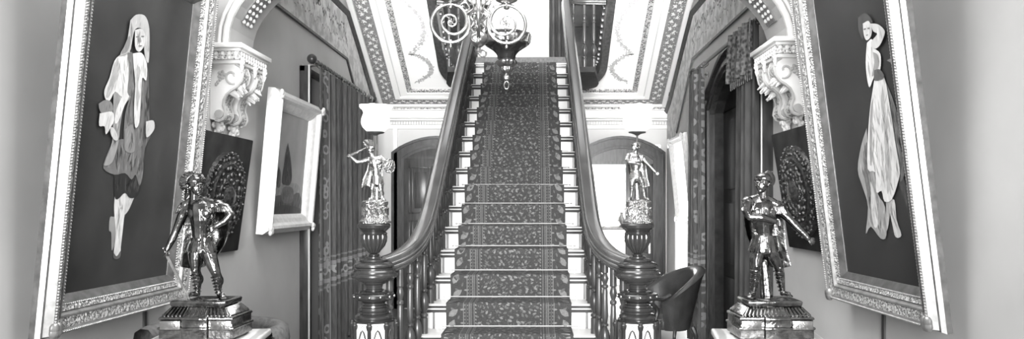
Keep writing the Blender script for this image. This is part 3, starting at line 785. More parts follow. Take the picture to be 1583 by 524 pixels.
# ------------------------------------------------------------------ the runner
def runner():
    o = .012; P = [(nd(-3) - .5, .004), (nd(-3) + .03 - o, .004)]
    for k in range(-3, 16):
        y, z = nd(k), nz(k)
        P += [(y - o + .004, z - .06), (y - o, z - .03), (y - o, z - .008), (y - o * .7, z + .006), (y + .002, z + o)]
        if k < 15: P += [(nd(k + 1) + .02 - o - .008, z + o), (nd(k + 1) + .018 - o, z + o + .012)]
    P += [(11.1, nz(15) + o)]
    V = [Vector((0, a, b)) for a, b in P]; S_ = [0]
    for a, b in zip(V, V[1:]): S_.append(S_[-1] + (b - a).length)
    Xc = -.19; hw = .4445; b0 = Vector((Xc, 4.3, 0))
    def pos(u, s, h=0.):
        s = max(0, min(S_[-1] - 1e-6, s))
        lo = 0
        for i in range(len(S_) - 1):
            if S_[i + 1] > s: lo = i; break
        t = (V[lo + 1] - V[lo]).normalized(); n = Vector((0, -t.z, t.y))
        p = V[lo] + (V[lo + 1] - V[lo]) * ((s - S_[lo]) / max(1e-6, S_[lo + 1] - S_[lo])) + n * h
        return Vector((Xc + u, p.y, p.z)) - b0
    mb = MB(); n = len(V)
    vs = []
    for i in range(n):
        t = (V[min(i + 1, n - 1)] - V[max(i - 1, 0)]).normalized(); nn = Vector((0, -t.z, t.y))
        for u, h in ((-hw, 0), (hw, 0), (hw, -.010), (-hw, -.010)):
            p = V[i] + nn * h; vs.append(Vector((Xc + u, p.y, p.z)) - b0)
    fs = [(i * 4 + k, i * 4 + (k + 1) % 4, i * 4 + 4 + (k + 1) % 4, i * 4 + 4 + k) for i in range(n - 1) for k in range(4)]
    mb.add(vs, fs + [(0, 3, 2, 1), tuple(range(4 * n - 4, 4 * n))])
    Lr = S_[-1]; s0 = .4
    # long stripes: strips following the path, split at each bend
    def strip(u0, u1, mi, h=.0016):
        mb.mi = mi
        for i in range(n - 1):
            a, b = V[i], V[i + 1]
            t = (b - a).normalized(); nn = Vector((0, -t.z, t.y)) * h
            q = [Vector((Xc + u, p.y, p.z)) + nn - b0 for u, p in ((u0, a), (u1, a), (u1, b), (u0, b))]
            mb.add(q, [(0, 1, 2, 3)])
    def leaf(u, s, ang, L, mi, w=1.):
        pts = leaf2d(u, s, ang, L, w); mb.mi = mi
        mb.add([pos(a, b, .003 + random.random() * .001) for a, b in pts], [tuple(range(8))])
    for sg in (-1, 1):
        for a, b, mi in ((.318, .323, 1), (.300, .304, 2), (.262, .272, 2), (.277, .282, 1), (.243, .247, 1)):
            strip(min(sg * a, sg * b), max(sg * a, sg * b), mi)
        s = s0
        while s < Lr - .1:
            for u, L in ((.311, .012), (.291, .010), (.230, .016)): leaf(sg * u, s, PI / 2 + (.5 if u == .230 else 0), L, 1, 1.6)
            s += .026
        s = s0; i = 0
        while s < Lr - .1:
            leaf(sg * .425, s, PI / 2 + sg * (.9 if i % 2 else .5), .085, 1, 1.3)
            leaf(sg * .375, s + .03, PI / 2 - sg * .8, .05, 2, 1.1)
            leaf(sg * .345, s + .05, PI / 2 + sg * 1.6, .035, 1, 1.0)
            leaf(sg * .36, s + .075, PI / 2 + sg * .3, .035, 2, 1.0)
            s += .098; i += 1
    s = s0; row = 0
    while s < Lr - .1:
        for q in range(13):
            u = -.21 + q * .035 + (.017 if row % 2 else 0)
            if abs(u) > .215: continue
            an = random.choice((.5, 2.6, 1.1, 2.0, -.3, 3.4)); leaf(u + random.uniform(-.01, .01), s + random.uniform(-.008, .008), an, random.uniform(.024, .036), 1 if random.random() < .4 else 2, 1.2)
            leaf(u, s + .012, an + 1.0, .018, 2, 1.)
        s += .033; row += 1
    c = obj('stair_carpet', mb, ['carpet', 'carpetl', 'carpetm'], None, smooth=False, recalc=False)
    c.location = b0
    tag(c, 'dark leaf-patterned runner carpet with striped borders laid up the stairs', 'carpet')
runner()
# ================================================================== PICTURES
def hang(side, y_mid, z0, x_foot, tilt):
    """matrix of a picture: local x along the wall (viewer's right), y into the wall, z up; leaning forward by tilt"""
    sg = 1 if side == 'left' else -1
    U = Vector((0, sg, 0)); N = Vector((sg, 0, 0))
    V = (Vector((0, 0, 1)) * math.cos(tilt) + N * math.sin(tilt)); Nn = N * math.cos(tilt) - Vector((0, 0, 1)) * math.sin(tilt)
    Mx = Matrix((U, -Nn, V)).transposed()
    return (x_foot, y_mid, z0), Mx
def pic_uv(loc, Mx, px, py, off):
    """where a photo pixel lies on the picture's own plane (off metres in front of its back)"""
    o = Vector((0, 0, EYE)); d = at(px, py, 1) - o
    n = Mx @ Vector((0, -1, 0)); p = Vector(loc) + n * off
    t = (p - o).dot(n) / d.dot(n); q = Mx.transposed() @ (o + d * t - Vector(loc))
    return q.x, q.z
def rect_ring(mb, w, h, prof, mis=None):
    """mitred frame; prof: (inset from outer edge, height off the wall)"""
    for k in range(len(prof) - 1):
        (i0, h0), (i1, h1) = prof[k], prof[k + 1]
        if mis: mb.mi = mis[k]
        def c(i, hh): return [(-w / 2 + i, -hh, i), (w / 2 - i, -hh, i), (w / 2 - i, -hh, h - i), (-w / 2 + i, -hh, h - i)]
        a, b = c(i0, h0), c(i1, h1)
        for e in range(4): mb.add([a[e], a[(e + 1) % 4], b[(e + 1) % 4], b[e]], [(0, 1, 2, 3)])
def along(w, h, i, step):
    """points along a rectangle inset by i"""
    x0, x1, z0, z1 = -w / 2 + i, w / 2 - i, i, h - i; out = []
    for a, b in (((x0, z0), (x1, z0)), ((x1, z0), (x1, z1)), ((x1, z1), (x0, z1)), ((x0, z1), (x0, z0))):
        L = math.hypot(b[0] - a[0], b[1] - a[1]); n = max(1, int(L / step))
        for k in range(n): out.append((a[0] + (b[0] - a[0]) * k / n, a[1] + (b[1] - a[1]) * k / n, math.atan2(b[1] - a[1], b[0] - a[0])))
    return out
TONES = ['p08', 'p15', 'p25', 'p35', 'p45', 'p55', 'p65', 'p75', 'p85']
def inside(x, z, c):
    r = False; j = len(c) - 1
    for i in range(len(c)):
        if (c[i].z > z) != (c[j].z > z) and x < (c[j].x - c[i].x) * (z - c[i].z) / (c[j].z - c[i].z) + c[i].x: r = not r
        j = i
    return r
def painted(name, parent, loc, Mx, off, polys, clip=None, dab=1400):
    """flat painted shapes lying on the canvas; polys: (material, pixel outline)"""
    mb = MB(); ms = []
    for i, (m, pts) in enumerate(polys):
        if m not in ms: ms.append(m)
        mb.mi = ms.index(m)
        q = [pic_uv(loc, Mx, x, y, off) for x, y in pts]
        if clip: q = [(max(clip[0], min(clip[1], a)), max(clip[2], min(clip[3], b))) for a, b in q]
        # smooth the outline
        c = crom([(a, 0, b) for a, b in q] + [(q[0][0], 0, q[0][1])], 3)[:-1]
        n = len(c)
        mb.add([(p.x, -off - .0006 * i, p.z) for p in c], [tuple(range(n))])
        if m in TONES and dab:
            xs = [p.x for p in c]; zs = [p.z for p in c]; ar = abs(sum(c[k].x * c[k - 1].z - c[k - 1].x * c[k].z for k in range(n))) / 2
            t = TONES.index(m)
            for k in range(min(160, int(ar * dab))):
                for tr_ in range(20):
                    x, z = random.uniform(min(xs), max(xs)), random.uniform(min(zs), max(zs))
                    if inside(x, z, c): break
                else: continue
                tt = TONES[max(0, min(len(TONES) - 1, t + random.choice((-2, -1, -1, 1, 1))))]
                if tt not in ms: ms.append(tt)
                mb.mi = ms.index(tt); L = random.uniform(.03, .10) * (1 if ar > .01 else .45)
                lf = [q_ for q_ in leaf2d(x, z - L / 2, PI / 2 + random.gauss(0, .25), L, random.uniform(.25, .6))]
                lf = [(a_ * .0 + a_, b_) for a_, b_ in lf]
                if all(inside(a_, b_, c) for a_, b_ in lf): mb.add([(a_, -off - .0006 * i - .0003, b_) for a_, b_ in lf], [tuple(range(8))])
    return obj(name, mb, ms, parent, smooth=False, recalc=False)
BIG = [(0, .002), (0, .03), (.010, .05), (.018, .055), (.028, .095), (.036, .10), (.044, .095), (.050, .085), (.095, .075), (.10, .08), (.108, .078), (.118, .06), (.125, .064), (.15, .05), (.156, .054), (.195, .022), (.195, .01)]
BMI = [2, 0, 2, 0, 0, 0, 2, 1, 2, 0, 0, 2, 1, 0, 2, 0]
def big_painting(label, side, y_mid, z0, xf, tilt, w, h, canvas):
    loc, Mx = hang(side, y_mid, z0, xf, tilt)
    e = thing('portrait_painting', label, 'painting', loc, Mx)
    mb = MB(); rect_ring(mb, w, h, BIG, BMI); mb.mi = 0
    for x, z, a in along(w, h, .036, .014): mb.ell((x, -.099, z), (.0065, .006, .0065), 6, 4)
    for x, z, a in along(w, h, .153, .016): mb.ell((x, -.052, z), (.006, .006, .006), 6, 4)
    for sx in (-1, 1):
        for z in (.04, h - .04):
            for k in range(4): mb.ell((sx * (w / 2 - .04 - .02 * (k % 2)), -.095, z + (.02 if z < 1 else -.02) * (k // 2)), (.03, .02, .03), 8, 5)
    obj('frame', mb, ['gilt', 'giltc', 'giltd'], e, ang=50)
    mb = MB(); mb.box(-w / 2 + .19, -.02, .19, w / 2 - .19, -.008, h - .19); obj('canvas', mb, canvas, e, smooth=False)
    return e, loc, Mx
Z1 = lambda pts: [(x / 2, y / 2) for x, y in pts]
Z2 = lambda pts: [(1240 + x / 2, y / 2) for x, y in pts]
tl = math.atan(.099)
e, loc, Mx = big_painting('gilt-framed portrait of a standing man in a curled wig and pale coat', 'left', 4.175, .955, -2.335, tl, 1.42, 2.08, 'canvas')
painted('painted_figure', e, loc, Mx, .0215, [
    ('p55', Z1([(415, 608), (385, 600), (365, 690), (352, 760), (345, 772), (344, 720), (337, 712), (340, 672), (352, 670), (362, 660), (380, 640), (392, 652), (415, 612)])),
    ('p75', Z1([(385, 596), (415, 600), (397, 650), (380, 665), (378, 640)])),
    ('p85', Z1([(354, 608), (385, 598), (385, 650), (378, 720), (373, 765), (372, 790), (361, 800), (352, 795), (352, 770), (357, 720), (352, 650)])),
    ('p25', Z1([(350, 780), (360, 792), (372, 775), (372, 792), (361, 801), (350, 797)])),
    ('p08', Z1([(352, 520), (432, 515), (436, 560), (426, 604), (400, 612), (385, 596), (365, 614), (353, 606)])),
    ('p35', Z1([(345, 440), (385, 430), (412, 468), (440, 455), (441, 530), (430, 575), (418, 540), (405, 555), (385, 535), (352, 540), (318, 520), (328, 480)])),
    ('p25', Z1([(444, 195), (457, 225), (460, 370), (470, 385), (464, 420), (446, 460), (440, 525), (434, 480), (441, 400)])),
    ('p35', Z1([(403, 165), (440, 205), (444, 300), (440, 400), (436, 452), (410, 472), (384, 465), (380, 420), (385, 350), (399, 290)])),
    ('p45', Z1([(384, 400), (408, 385), (415, 440), (410, 470), (385, 464)])),
    ('p55', Z1([(348, 285), (395, 283), (400, 300), (380, 330), (370, 380), (363, 440), (345, 500), (320, 512), (325, 490), (343, 440), (346, 380)])),
    ('p85', Z1([(378, 290), (398, 292), (382, 325), (364, 372), (352, 380), (356, 340)])),
    ('p85', Z1([(372, 165), (400, 160), (405, 200), (400, 288), (375, 300), (352, 283), (336, 310), (322, 305), (319, 278), (335, 240), (350, 188)])),
    ('p65', Z1([(348, 200), (362, 178), (358, 230), (344, 275), (332, 300), (324, 296), (336, 250)])),
    ('p35', Z1([(390, 165), (404, 162), (408, 205), (403, 288), (390, 285), (395, 220)])),
    ('p45', Z1([(300, 320), (322, 308), (341, 318), (343, 345), (315, 352), (303, 340)])),
    ('p85', Z1([(303, 350), (342, 345), (347, 372), (336, 395), (322, 415), (318, 390), (301, 388)])),
    ('p75', Z1([(335, 392), (346, 395), (357, 415), (358, 432), (348, 432), (337, 414)])),
    ('p85', Z1([(405, 165), (432, 163), (448, 195), (447, 248), (434, 240), (430, 300), (425, 378), (412, 392), (409, 330), (413, 260), (408, 210)])),
    ('p65', Z1([(418, 200), (428, 215), (421, 262), (424, 300), (418, 345), (415, 300), (416, 250)])),
    ('p75', Z1([(445, 375), (468, 372), (472, 395), (460, 415), (446, 422)])),
    ('p65', Z1([(396, 62), (414, 45), (440, 47), (453, 75), (456, 120), (453, 192), (441, 172), (437, 112), (432, 88), (411, 90), (401, 130), (394, 158), (364, 170), (384, 130), (392, 92)])),
    ('p45', Z1([(378, 140), (392, 110), (396, 130), (386, 158), (368, 166)])),
    ('p75', Z1([(410, 92), (430, 88), (441, 105), (441, 130), (432, 152), (420, 159), (410, 142)])),
    ('p35', Z1([(413, 112), (421, 111), (421, 114), (413, 115)])), ('p35', Z1([(429, 110), (437, 110), (437, 113), (429, 113)])),
    ('p45', Z1([(425, 112), (428, 128), (422, 130)])), ('p35', Z1([(418, 140), (431, 139), (425, 143)])),
], (-.5, .5, .2, 1.88))
tr = math.atan(.125)
e, loc, Mx = big_painting('gilt-framed portrait of a woman in a pale flowing gown with one arm raised', 'right', 4.13, .985, 1.935, tr, 1.28, 2.35, 'canvas2')
painted('painted_figure', e, loc, Mx, .0215, [
    ('p25', Z2([(358, 524), (395, 524), (400, 640), (376, 640)])), ('p35', Z2([(378, 640), (410, 632), (414, 732), (375, 722)])),
    ('p45', Z2([(380, 648), (408, 642), (410, 655), (381, 660)])),
    ('p15', Z2([(300, 500), (330, 600), (345, 670), (335, 680), (318, 620), (290, 540)])),
    ('p35', Z2([(255, 238), (290, 330), (312, 440), (320, 524), (306, 562), (300, 524), (285, 430), (268, 330)])),
    ('p75', Z2([(266, 622), (287, 618), (294, 680), (309, 727), (291, 733), (282, 700)])),
    ('p65', Z2([(262, 620), (275, 620), (270, 690), (262, 710)])),
    ('p55', Z2([(202, 395), (185, 450), (174, 524), (190, 580), (206, 640), (199, 722), (215, 700), (245, 737), (263, 727), (259, 640), (237, 600), (226, 530), (208, 470)])),
    ('p75', Z2([(214, 560), (228, 600), (238, 690), (225, 700), (216, 640)])),
    ('p35', Z2([(192, 470), (204, 440), (208, 540), (216, 600), (206, 600), (196, 550)])),
    ('p85', Z2([(228, 238), (214, 330), (207, 420), (206, 522), (229, 532), (233, 594), (249, 590), (258, 622), (281, 616), (302, 555), (305, 520), (290, 430), (275, 330), (257, 238)])),
    ('p65', Z2([(252, 260), (262, 340), (272, 450), (280, 540), (268, 600), (262, 520), (256, 400), (248, 320)])),
    ('p55', Z2([(224, 300), (220, 400), (219, 500), (214, 500), (213, 400), (217, 330)])),
    ('p85', Z2([(205, 132), (220, 120), (229, 148), (246, 165), (248, 200), (240, 235), (226, 240), (213, 270), (205, 240), (201, 190)])),
    ('p55', Z2([(224, 160), (240, 170), (243, 200), (232, 225), (220, 235), (228, 195)])),
    ('p25', Z2([(228, 216), (246, 214), (259, 238), (229, 248)])),
    ('p45', Z2([(268, 186), (285, 178), (298, 188), (292, 206), (284, 196)])),
    ('p75', Z2([(216, 72), (240, 74), (259, 90), (261, 106), (246, 140), (228, 150), (219, 130), (238, 105), (226, 96)])),
    ('p15', Z2([(179, 55), (198, 40), (217, 52), (224, 70), (204, 66), (194, 76), (194, 122), (181, 92)])),
    ('p75', Z2([(194, 72), (213, 64), (222, 90), (219, 112), (206, 124), (197, 106)])),
    ('p35', Z2([(197, 88), (204, 86), (204, 90), (198, 92)])), ('p35', Z2([(209, 85), (216, 84), (216, 88), (210, 89)])), ('p45', Z2([(204, 107), (212, 105), (208, 110)])),
], (-.45, .45, .2, 2.15))
# landscape in a deep white frame
def small_frame(e, w, h, prof, mis, ms, canvas, ci):
    mb = MB(); rect_ring(mb, w, h, prof, mis)
    for i, z in ((0, .04), (1, .04), (0, h - .04), (1, h - .04)):
        for k in range(7): mb.ell(((-1, 1)[i] * (w / 2 - .03) + random.uniform(-.03, .03), -prof[3][1], z + random.uniform(-.03, .03)), (.025, .018, .025), 6, 4)
    obj('frame', mb, ms, e, ang=50)
    mb = MB(); mb.box(-w / 2 + ci, -.022, ci, w / 2 - ci, -.008, h - ci); obj('canvas', mb, canvas, e, smooth=False)
loc, Mx = hang('left', 7.02, 1.335, -2.37, math.atan(.085))
e = thing('landscape_painting', 'landscape of tall poplars in a deep white frame beside the long striped portiere', 'painting', loc, Mx)
LP = [(0, .002), (0, .06), (.03, .09), (.05, .12), (.075, .115), (.095, .08), (.13, .065), (.15, .05), (.165, .03), (.165, .01)]
small_frame(e, 1.28, 1.25, LP, [0] * 9, ['fwhite'], 'sky', .16)
Z4 = lambda pts: [(220 + x / 2.473, 180 + y / 2.473) for x, y in pts]
painted('painted_trees', e, loc, Mx, .024, [
    ('p55', Z4([(478, 250), (520, 262), (560, 255), (600, 268), (600, 420), (470, 420)])),
    ('p25', Z4([(478, 296), (500, 306), (530, 300), (560, 310), (600, 292), (600, 420), (470, 420)])),
    ('p35', Z4([(530, 300), (540, 270), (572, 272), (578, 300), (570, 330), (540, 330)])),
    ('p15', Z4([(476, 330), (510, 345), (545, 338), (600, 350), (600, 420), (470, 420)])),
    ('p15', Z4([(556, 100), (566, 160), (571, 230), (562, 262), (545, 262), (532, 250), (541, 180), (548, 130)])),
    ('p15', Z4([(505, -20), (525, -5), (530, 30), (520, 60), (522, 90), (512, 150), (516, 230), (500, 300), (485, 310), (492, 200), (500, 90)])),
    ('p25', Z4([(520, 190), (528, 215), (526, 265), (514, 270), (513, 225)])),
], (-.47, .47, .165, 1.08))
loc, Mx = hang('right', 9.72, 1.36, 1.965, math.atan(.1))
e = thing('framed_picture', 'pale picture in a white frame on the sunlit wall beyond the arched doorway', 'picture', loc, Mx)
small_frame(e, .98, 1.12, [(0, .002), (0, .04), (.02, .06), (.035, .07), (.05, .06), (.07, .04), (.08, .03), (.08, .01)], [0] * 7, ['fwhite'], 'p75', .078)
mb = MB()
for x, z, w_, h_ in ((-.2, .35, .3, .3), (.15, .5, .25, .4), (-.05, .2, .5, .12)): mb.add([(x - w_ / 2, -.0235, z), (x + w_ / 2, -.0235, z), (x + w_ * .3, -.0235, z + h_), (x - w_ * .35, -.0235, z + h_ * .9)], [(0, 1, 2, 3)])
obj('painted_scene', mb, 'p55', e, smooth=False, recalc=False)

# ------------------------------------------------------------------ shield plaques
def plaque(label, side, y_mid, z0, xf, tilt):
    loc, Mx = hang(side, y_mid, z0, xf, tilt)
    e = thing('shield_plaque', label, 'plaque', loc, Mx, group='shield plaques on the side walls')
    mb = MB(); mb.box(-.45, -.035, 0, .45, -.002, .88); obj('velvet_board', mb, 'velvet', e, mods=BEV(.008))
    c = (0, -.035, .43); mb = MB()
    mb.lathe([(0, -.085), (.06, -.078), (.09, -.05), (.10, -.045), (.14, -.050), (.20, -.04), (.225, -.035), (.235, -.045), (.25, -.045), (.26, -.032), (.30, -.026), (.31, -.034), (.325, -.03), (.33, 0), (0, 0)], c, 48, axis='y')
    for n, r, sz in ((34, .28, .015), (22, .212, .013), (16, .165, .018), (12, .12, .016), (46, .318, .007)):
        for i in range(n):
            a = 2 * PI * i / n + random.uniform(-.05, .05); rr = r + random.uniform(-.012, .012)
            y = -.035 - (.05 if r < .25 else .03) if r != .318 else -.035 - .03
            mb.ell((rr * math.cos(a), y, .43 + rr * math.sin(a)), (sz * random.uniform(.7, 1.3), .014, sz * random.uniform(.7, 1.5)), 7, 5)
    for i in range(40):
        a = random.uniform(0, 2 * PI); rr = random.uniform(.02, .2); mb.cap((rr * math.cos(a), -.085, .43 + rr * math.sin(a)), (rr * math.cos(a + .25), -.08, .43 + (rr + .02) * math.sin(a + .25)), .011, .006, 6)
    obj('embossed_shield', mb, 'relief', e, ang=60)
plaque('dark velvet plaque with round embossed shield, behind the plumed warrior statue', 'left', 5.54, 1.225, -2.396, math.atan(.14))
plaque('dark velvet plaque with round embossed shield, behind the pointing warrior statue', 'right', 5.39, 1.26, 1.996, math.atan(.16))

# ================================================================== CURTAINS
def folds(y0, y1, x, sg, amp, lam, z0, z1, n=160, ph=0., gather=.0):
    def fn(u, v):
        y = y0 + (y1 - y0) * u; z = z0 + (z1 - z0) * v
        a = amp * (1 - .35 * v)
        xx = x + sg * (a * math.sin(2 * PI * (y - y0) / lam + ph + .4 * math.sin(5 * u + 2 * v)) + .35 * a * math.sin(2 * PI * (y - y0) / (lam * .43) + 1.3))
        return (xx, y + gather * (v - .5) * (u - .5), z)
    return fn
def curtain(name, label, y0, y1, x, sg, amp, lam, z0, z1, m, group=None):
    nu = max(40, int((y1 - y0) / .02)); nv = 16
    mb = MB(); mb.grid(folds(y0, y1, x, sg, amp, lam, z0, z1), nu, nv)
    o = obj(name, mb, m, None, recalc=False, mods=[('SOLIDIFY', dict(thickness=.012, offset=0))], uv=lambda co, i: ((i % (nu + 1)) / nu * (y1 - y0) * 1.0, co[2]))
    return tag(o, label, 'curtain', group)
def rod(label, side, y0, y1, x, z, rings):
    e = thing('curtain_rod', label, 'curtain rod', (x, y0, z), group=None)
    mb = MB(); mb.tube([(0, 0, 0), (0, y1 - y0, 0)], .02, 12); obj('pole', mb, 'wood2', e)
    for y in (-.03, y1 - y0 + .03):
        mb = MB(); mb.ell((0, y, 0), (.05, .05, .05), 16, 10); mb.lathe([(.022, -.06), (.03, -.05), (.03, -.04), (.02, -.035)], (0, y + (.07 if y < 0 else -.01), 0), 12, axis='y'); obj('finial', mb, 'wood', e)
    wx = (XL if side == 'left' else XR) - x
    for y in (.12, y1 - y0 - .12):
        mb = MB(); mb.tube([(wx, y, -.05), (wx * .5, y, -.05), (0, y, -.03)], .012, 8); mb.lathe([(.03, -.012), (.03, .0)], (wx * .97, y, -.05), 10, axis='x'); obj('bracket', mb, 'brass', e)
    for r0, r1, n in rings:
        for i in range(n):
            y = r0 + (r1 - r0) * i / (n - 1) - y0
            mb = MB(); mb.tube([(.03 * math.cos(a), y + .004 * math.sin(a), -.012 + .03 * math.sin(a)) for a in [2 * PI * q / 14 for q in range(14)]], .005, 6, closed=True)
            obj('ring', mb, 'brassd', e)
    return e
rod('dark curtain pole with ball finial over the long striped portiere', 'left', 7.62, 10.42, -2.25, 3.05, ((7.75, 10.3, 22),))
curtain('portiere', 'long striped portiere with patterned bands beside the landscape painting', 7.82, 10.36, -2.25, 1, .035, .24, .02, 3.01, 'portiere')
rod('brass-ringed curtain pole over the dark arched doorway', 'right', 6.2, 8.85, 1.86, 3.14, ((6.28, 6.85, 7), (8.25, 8.7, 6)))
curtain('portiere', 'patterned bunched portiere between the arched doorway and the sunlit wall', 8.28, 8.92, 1.83, -1, .05, .16, .02, 3.10, 'portiere')
c = curtain('portiere', 'dark portiere with a brocade top just behind a white wall bracket', 6.22, 6.84, 1.83, -1, .045, .155, .02, 3.10, 'drape')
mb = MB(); mb.grid(folds(6.19, 6.88, 1.785, -1, .045, .155, 2.68, 3.12), 60, 8)
for i in range(12):
    y = 6.2 + .06 * i; mb.cap((1.775, y, 2.70), (1.775, y, 2.62), .012, .006, 6)
o = obj('brocade_top', mb, 'brocade', c, recalc=False); o['label'] = 'tasselled brocade top'
# door frame post beside the left portiere
mb = MB(); mb.box(XL + .001, 7.66, 0, XL + .09, 7.78, 3.0); mb.box(XL + .001, 10.40, 0, XL + .09, 10.54, 3.03); mb.box(XL + .001, 7.66, 2.94, XL + .06, 10.54, 3.0)
o = struct('door_4', mb, 'wood', 'dark frame of the left doorway behind the portiere', mods=BEV(.006))
mb = MB(); mb.cap((XL + .10, 7.655, .02), (XL + .10, 7.655, 3.0), .010, .010, 6); obj('edge_line', mb, 'edgepale', o)  # pale strip standing in for the highlight on the post's edge
# heavy drape on the upper landing
mb = MB()
mb.grid(lambda u, v: (.21 + .27 * u, 11.52 + .04 * math.sin(u * 19 + v), 3.33 + 2.6 * v), 48, 10)
tag(obj('drape', mb, 'drape', recalc=False, mods=[('SOLIDIFY', dict(thickness=.015, offset=0))]), 'dark drape hanging at the stair head beside the white upper wall', 'curtain')
e = thing('bench', 'small white round-backed seat at the head of the stairs', 'seat', (.03, 12.3, 3.325))
mb = MB(); mb.box(-.2, -.2, .0, .2, .2, .22); obj('seat', mb, 'white', e, mods=BEV(.03, 3))
mb = MB(); mb.prism([(.22 * math.cos(a), .2, .2 + .2 * math.sin(a)) for a in [PI * i / 14 for i in range(15)]], (0, .06, 0)); obj('backrest', mb, 'plaster', e, mods=BEV(.015))

# ================================================================== SEATS
def plush_chair():
    e = thing('armchair', 'round-backed plush armchair with studded arm behind the pedestal of the plumed warrior', 'armchair', (-1.86, 4.36, 0))
    mb = MB(); prof = [(.30, .42), (.31, .70), (.315, .84), (.34, .878), (.38, .885), (.41, .865), (.42, .80), (.405, .70), (.40, .30), (.30, .30)]
    mb.lathe(prof + [prof[0]], (0, 0, 0), 36, a0=R(-20), a1=R(200))
    obj('backrest', mb, 'plush', e, ang=60)
    mb = MB(); mb.lathe([(0, .28), (.30, .28), (.32, .32), (.32, .40), (.28, .45), (0, .46)], (0, -.02, 0), 32); obj('seat', mb, 'plush', e)
    mb = MB()
    for i in range(9): mb.ell((.42 * math.cos(R(-20)), .42 * math.sin(R(-20)) - .01, .84 - i * .05), (.011, .008, .011), 6, 4)
    o = obj('stud_row', mb, 'brass', e)
    for a in (30, 150, 220, 320):
        mb = MB(); mb.lathe([(0, 0), (.018, 0), (.02, .05), (.028, .2), (.03, .29), (0, .29)], (.3 * math.cos(R(a)), .28 * math.sin(R(a)), 0), 10); obj('leg', mb, 'wood', e)
plush_chair()
def tub_chair():
    e = thing('armchair', 'dark leather armchair with sloping wing back beyond the newel post, against the sunlit wall', 'armchair', (1.36, 8.0, 0), Matrix.Rotation(R(15), 3, 'Z'))
    # back high at the +x side sweeping down to both arms
    mb = MB(); n = 30; vs = []; fs = []
    for i in range(n + 1):
        a = R(-125) + R(250) * i / n; k = math.cos(a / 1.39) ; h = .58 + .34 * max(0, math.cos(a * .72)) ** 1.2
        flare = 1 + .10 * max(0, math.cos(a))
        for r, z in ((.27, .36), (.28, h - .04), (.30, h), (.345, h + .012), (.375, h - .012), (.36, h - .1), (.335, .30), (.27, .30)):
            k2 = .66 + .42 * max(0, min(1, (z - .3) / .6)) ** 1.1
            vs.append((r * k2 * flare * math.cos(a), r * math.sin(a) * 1.1, z))
    for i in range(n):
        for k in range(8): fs.append((i * 8 + k, i * 8 + (k + 1) % 8, i * 8 + 8 + (k + 1) % 8, i * 8 + 8 + k))
    fs += [tuple(range(8)), tuple(range(n * 8, n * 8 + 8))]
    mb.add(vs, fs); obj('backrest', mb, 'leather', e, ang=50)
    mb = MB(); mb.lathe([(0, .30), (.22, .30), (.23, .34), (.22, .42), (.19, .46), (0, .47)], (-.04, 0, 0), 30, sy=1.3); obj('seat', mb, 'leather', e)
    for sg in (-1, 1):
        mb = MB(); a = R(125) * sg; c = (.31 * math.cos(a), .34 * math.sin(a))
        mb.tube(crom([(c[0] + .12, c[1] + .02 * sg, .66), (c[0] + .03, c[1], .62), (c[0] - .05, c[1], .63), (c[0] - .09, c[1], .59), (c[0] - .06, c[1], .56), (c[0] - .02, c[1], .50), (c[0] - .05, c[1], .38), (c[0] - .02, c[1], .3)], 5), .022, 8)
        obj('arm_scroll', mb, 'wood', e)
    for x, y in ((.22, .22), (.22, -.22), (-.24, .2), (-.24, -.2)):
        mb = MB(); mb.tube(crom([(x, y, .31), (x * 1.12, y * 1.12, .22), (x * 1.05, y * 1.05, .1), (x * 1.25, y * 1.25, .0)], 5), [.03 - .0012 * i for i in range(16)], 8); obj('leg', mb, 'wood', e)
tub_chair()
# ------------------------------------------------------------------ beyond the open door
e = thing('mantelpiece', 'white mantelpiece with overmantel seen through the open door', 'mantelpiece', (1.38, 14.8, 0))
mb = MB(); mb.box(-.6, -.1, 0, -.38, .2, 1.1); mb.box(.38, -.1, 0, .6, .2, 1.1); mb.box(-.6, -.1, .9, .6, .2, 1.1); mb.box(-.55, .05, 0, .55, .2, 1.0); obj('surround', mb, 'white', e, mods=BEV(.01))
mb = MB(); mb.box(-.68, -.2, 1.1, .68, .2, 1.15); obj('shelf', mb, 'wood2', e, mods=BEV(.01))
mb = MB(); mb.box(-.55, .08, 1.15, .55, .18, 2.1); mb.box(-.6, .02, 2.1, .6, .18, 2.17); obj('overmantel', mb, 'plaster', e, mods=BEV(.01))
mb = MB(); mb.box(-.42, .06, 1.25, .42, .085, 2.0); obj('mirror', mb, 'silver', e)
for i, (x, s) in enumerate(((-.28, 1.), (.02, 1.25), (.3, .9))):
    mb = MB(); mb.lathe([(0, 0), (.05 * s, 0), (.055 * s, .02), (.02 * s, .05), (.06 * s, .13 * s), (.065 * s, .18 * s), (.03 * s, .25 * s), (.025 * s, .29 * s), (.045 * s, .32 * s), (0, .32 * s)], (0, 0, 0), 18)
    o = obj('vase', mb, ['wood2', 'plaster', 'wood2'][i]); o.location = (1.38 + x, 14.72, 1.15)
    tag(o, ['small dark vase on the mantelpiece beside the lace curtain', 'tall pale vase at the middle of the mantelpiece', 'small dark vase on the mantelpiece beside the closed door leaf'][i], 'vase')
mb = MB()
for i in range(9):
    a = i / 8; 
mb.grid(lambda u, v: (.86 + .18 * u * (1 - .35 * v ** 2) + .04 * (1 - v), 12.3 + .03 * math.sin(u * 22), .03 + 2.3 * v), 30, 12)
tag(obj('lace_curtain', mb, 'ceilwhite', recalc=False, mods=[('SOLIDIFY', dict(thickness=.008, offset=0))]), 'white lace curtain just inside the open door', 'curtain')
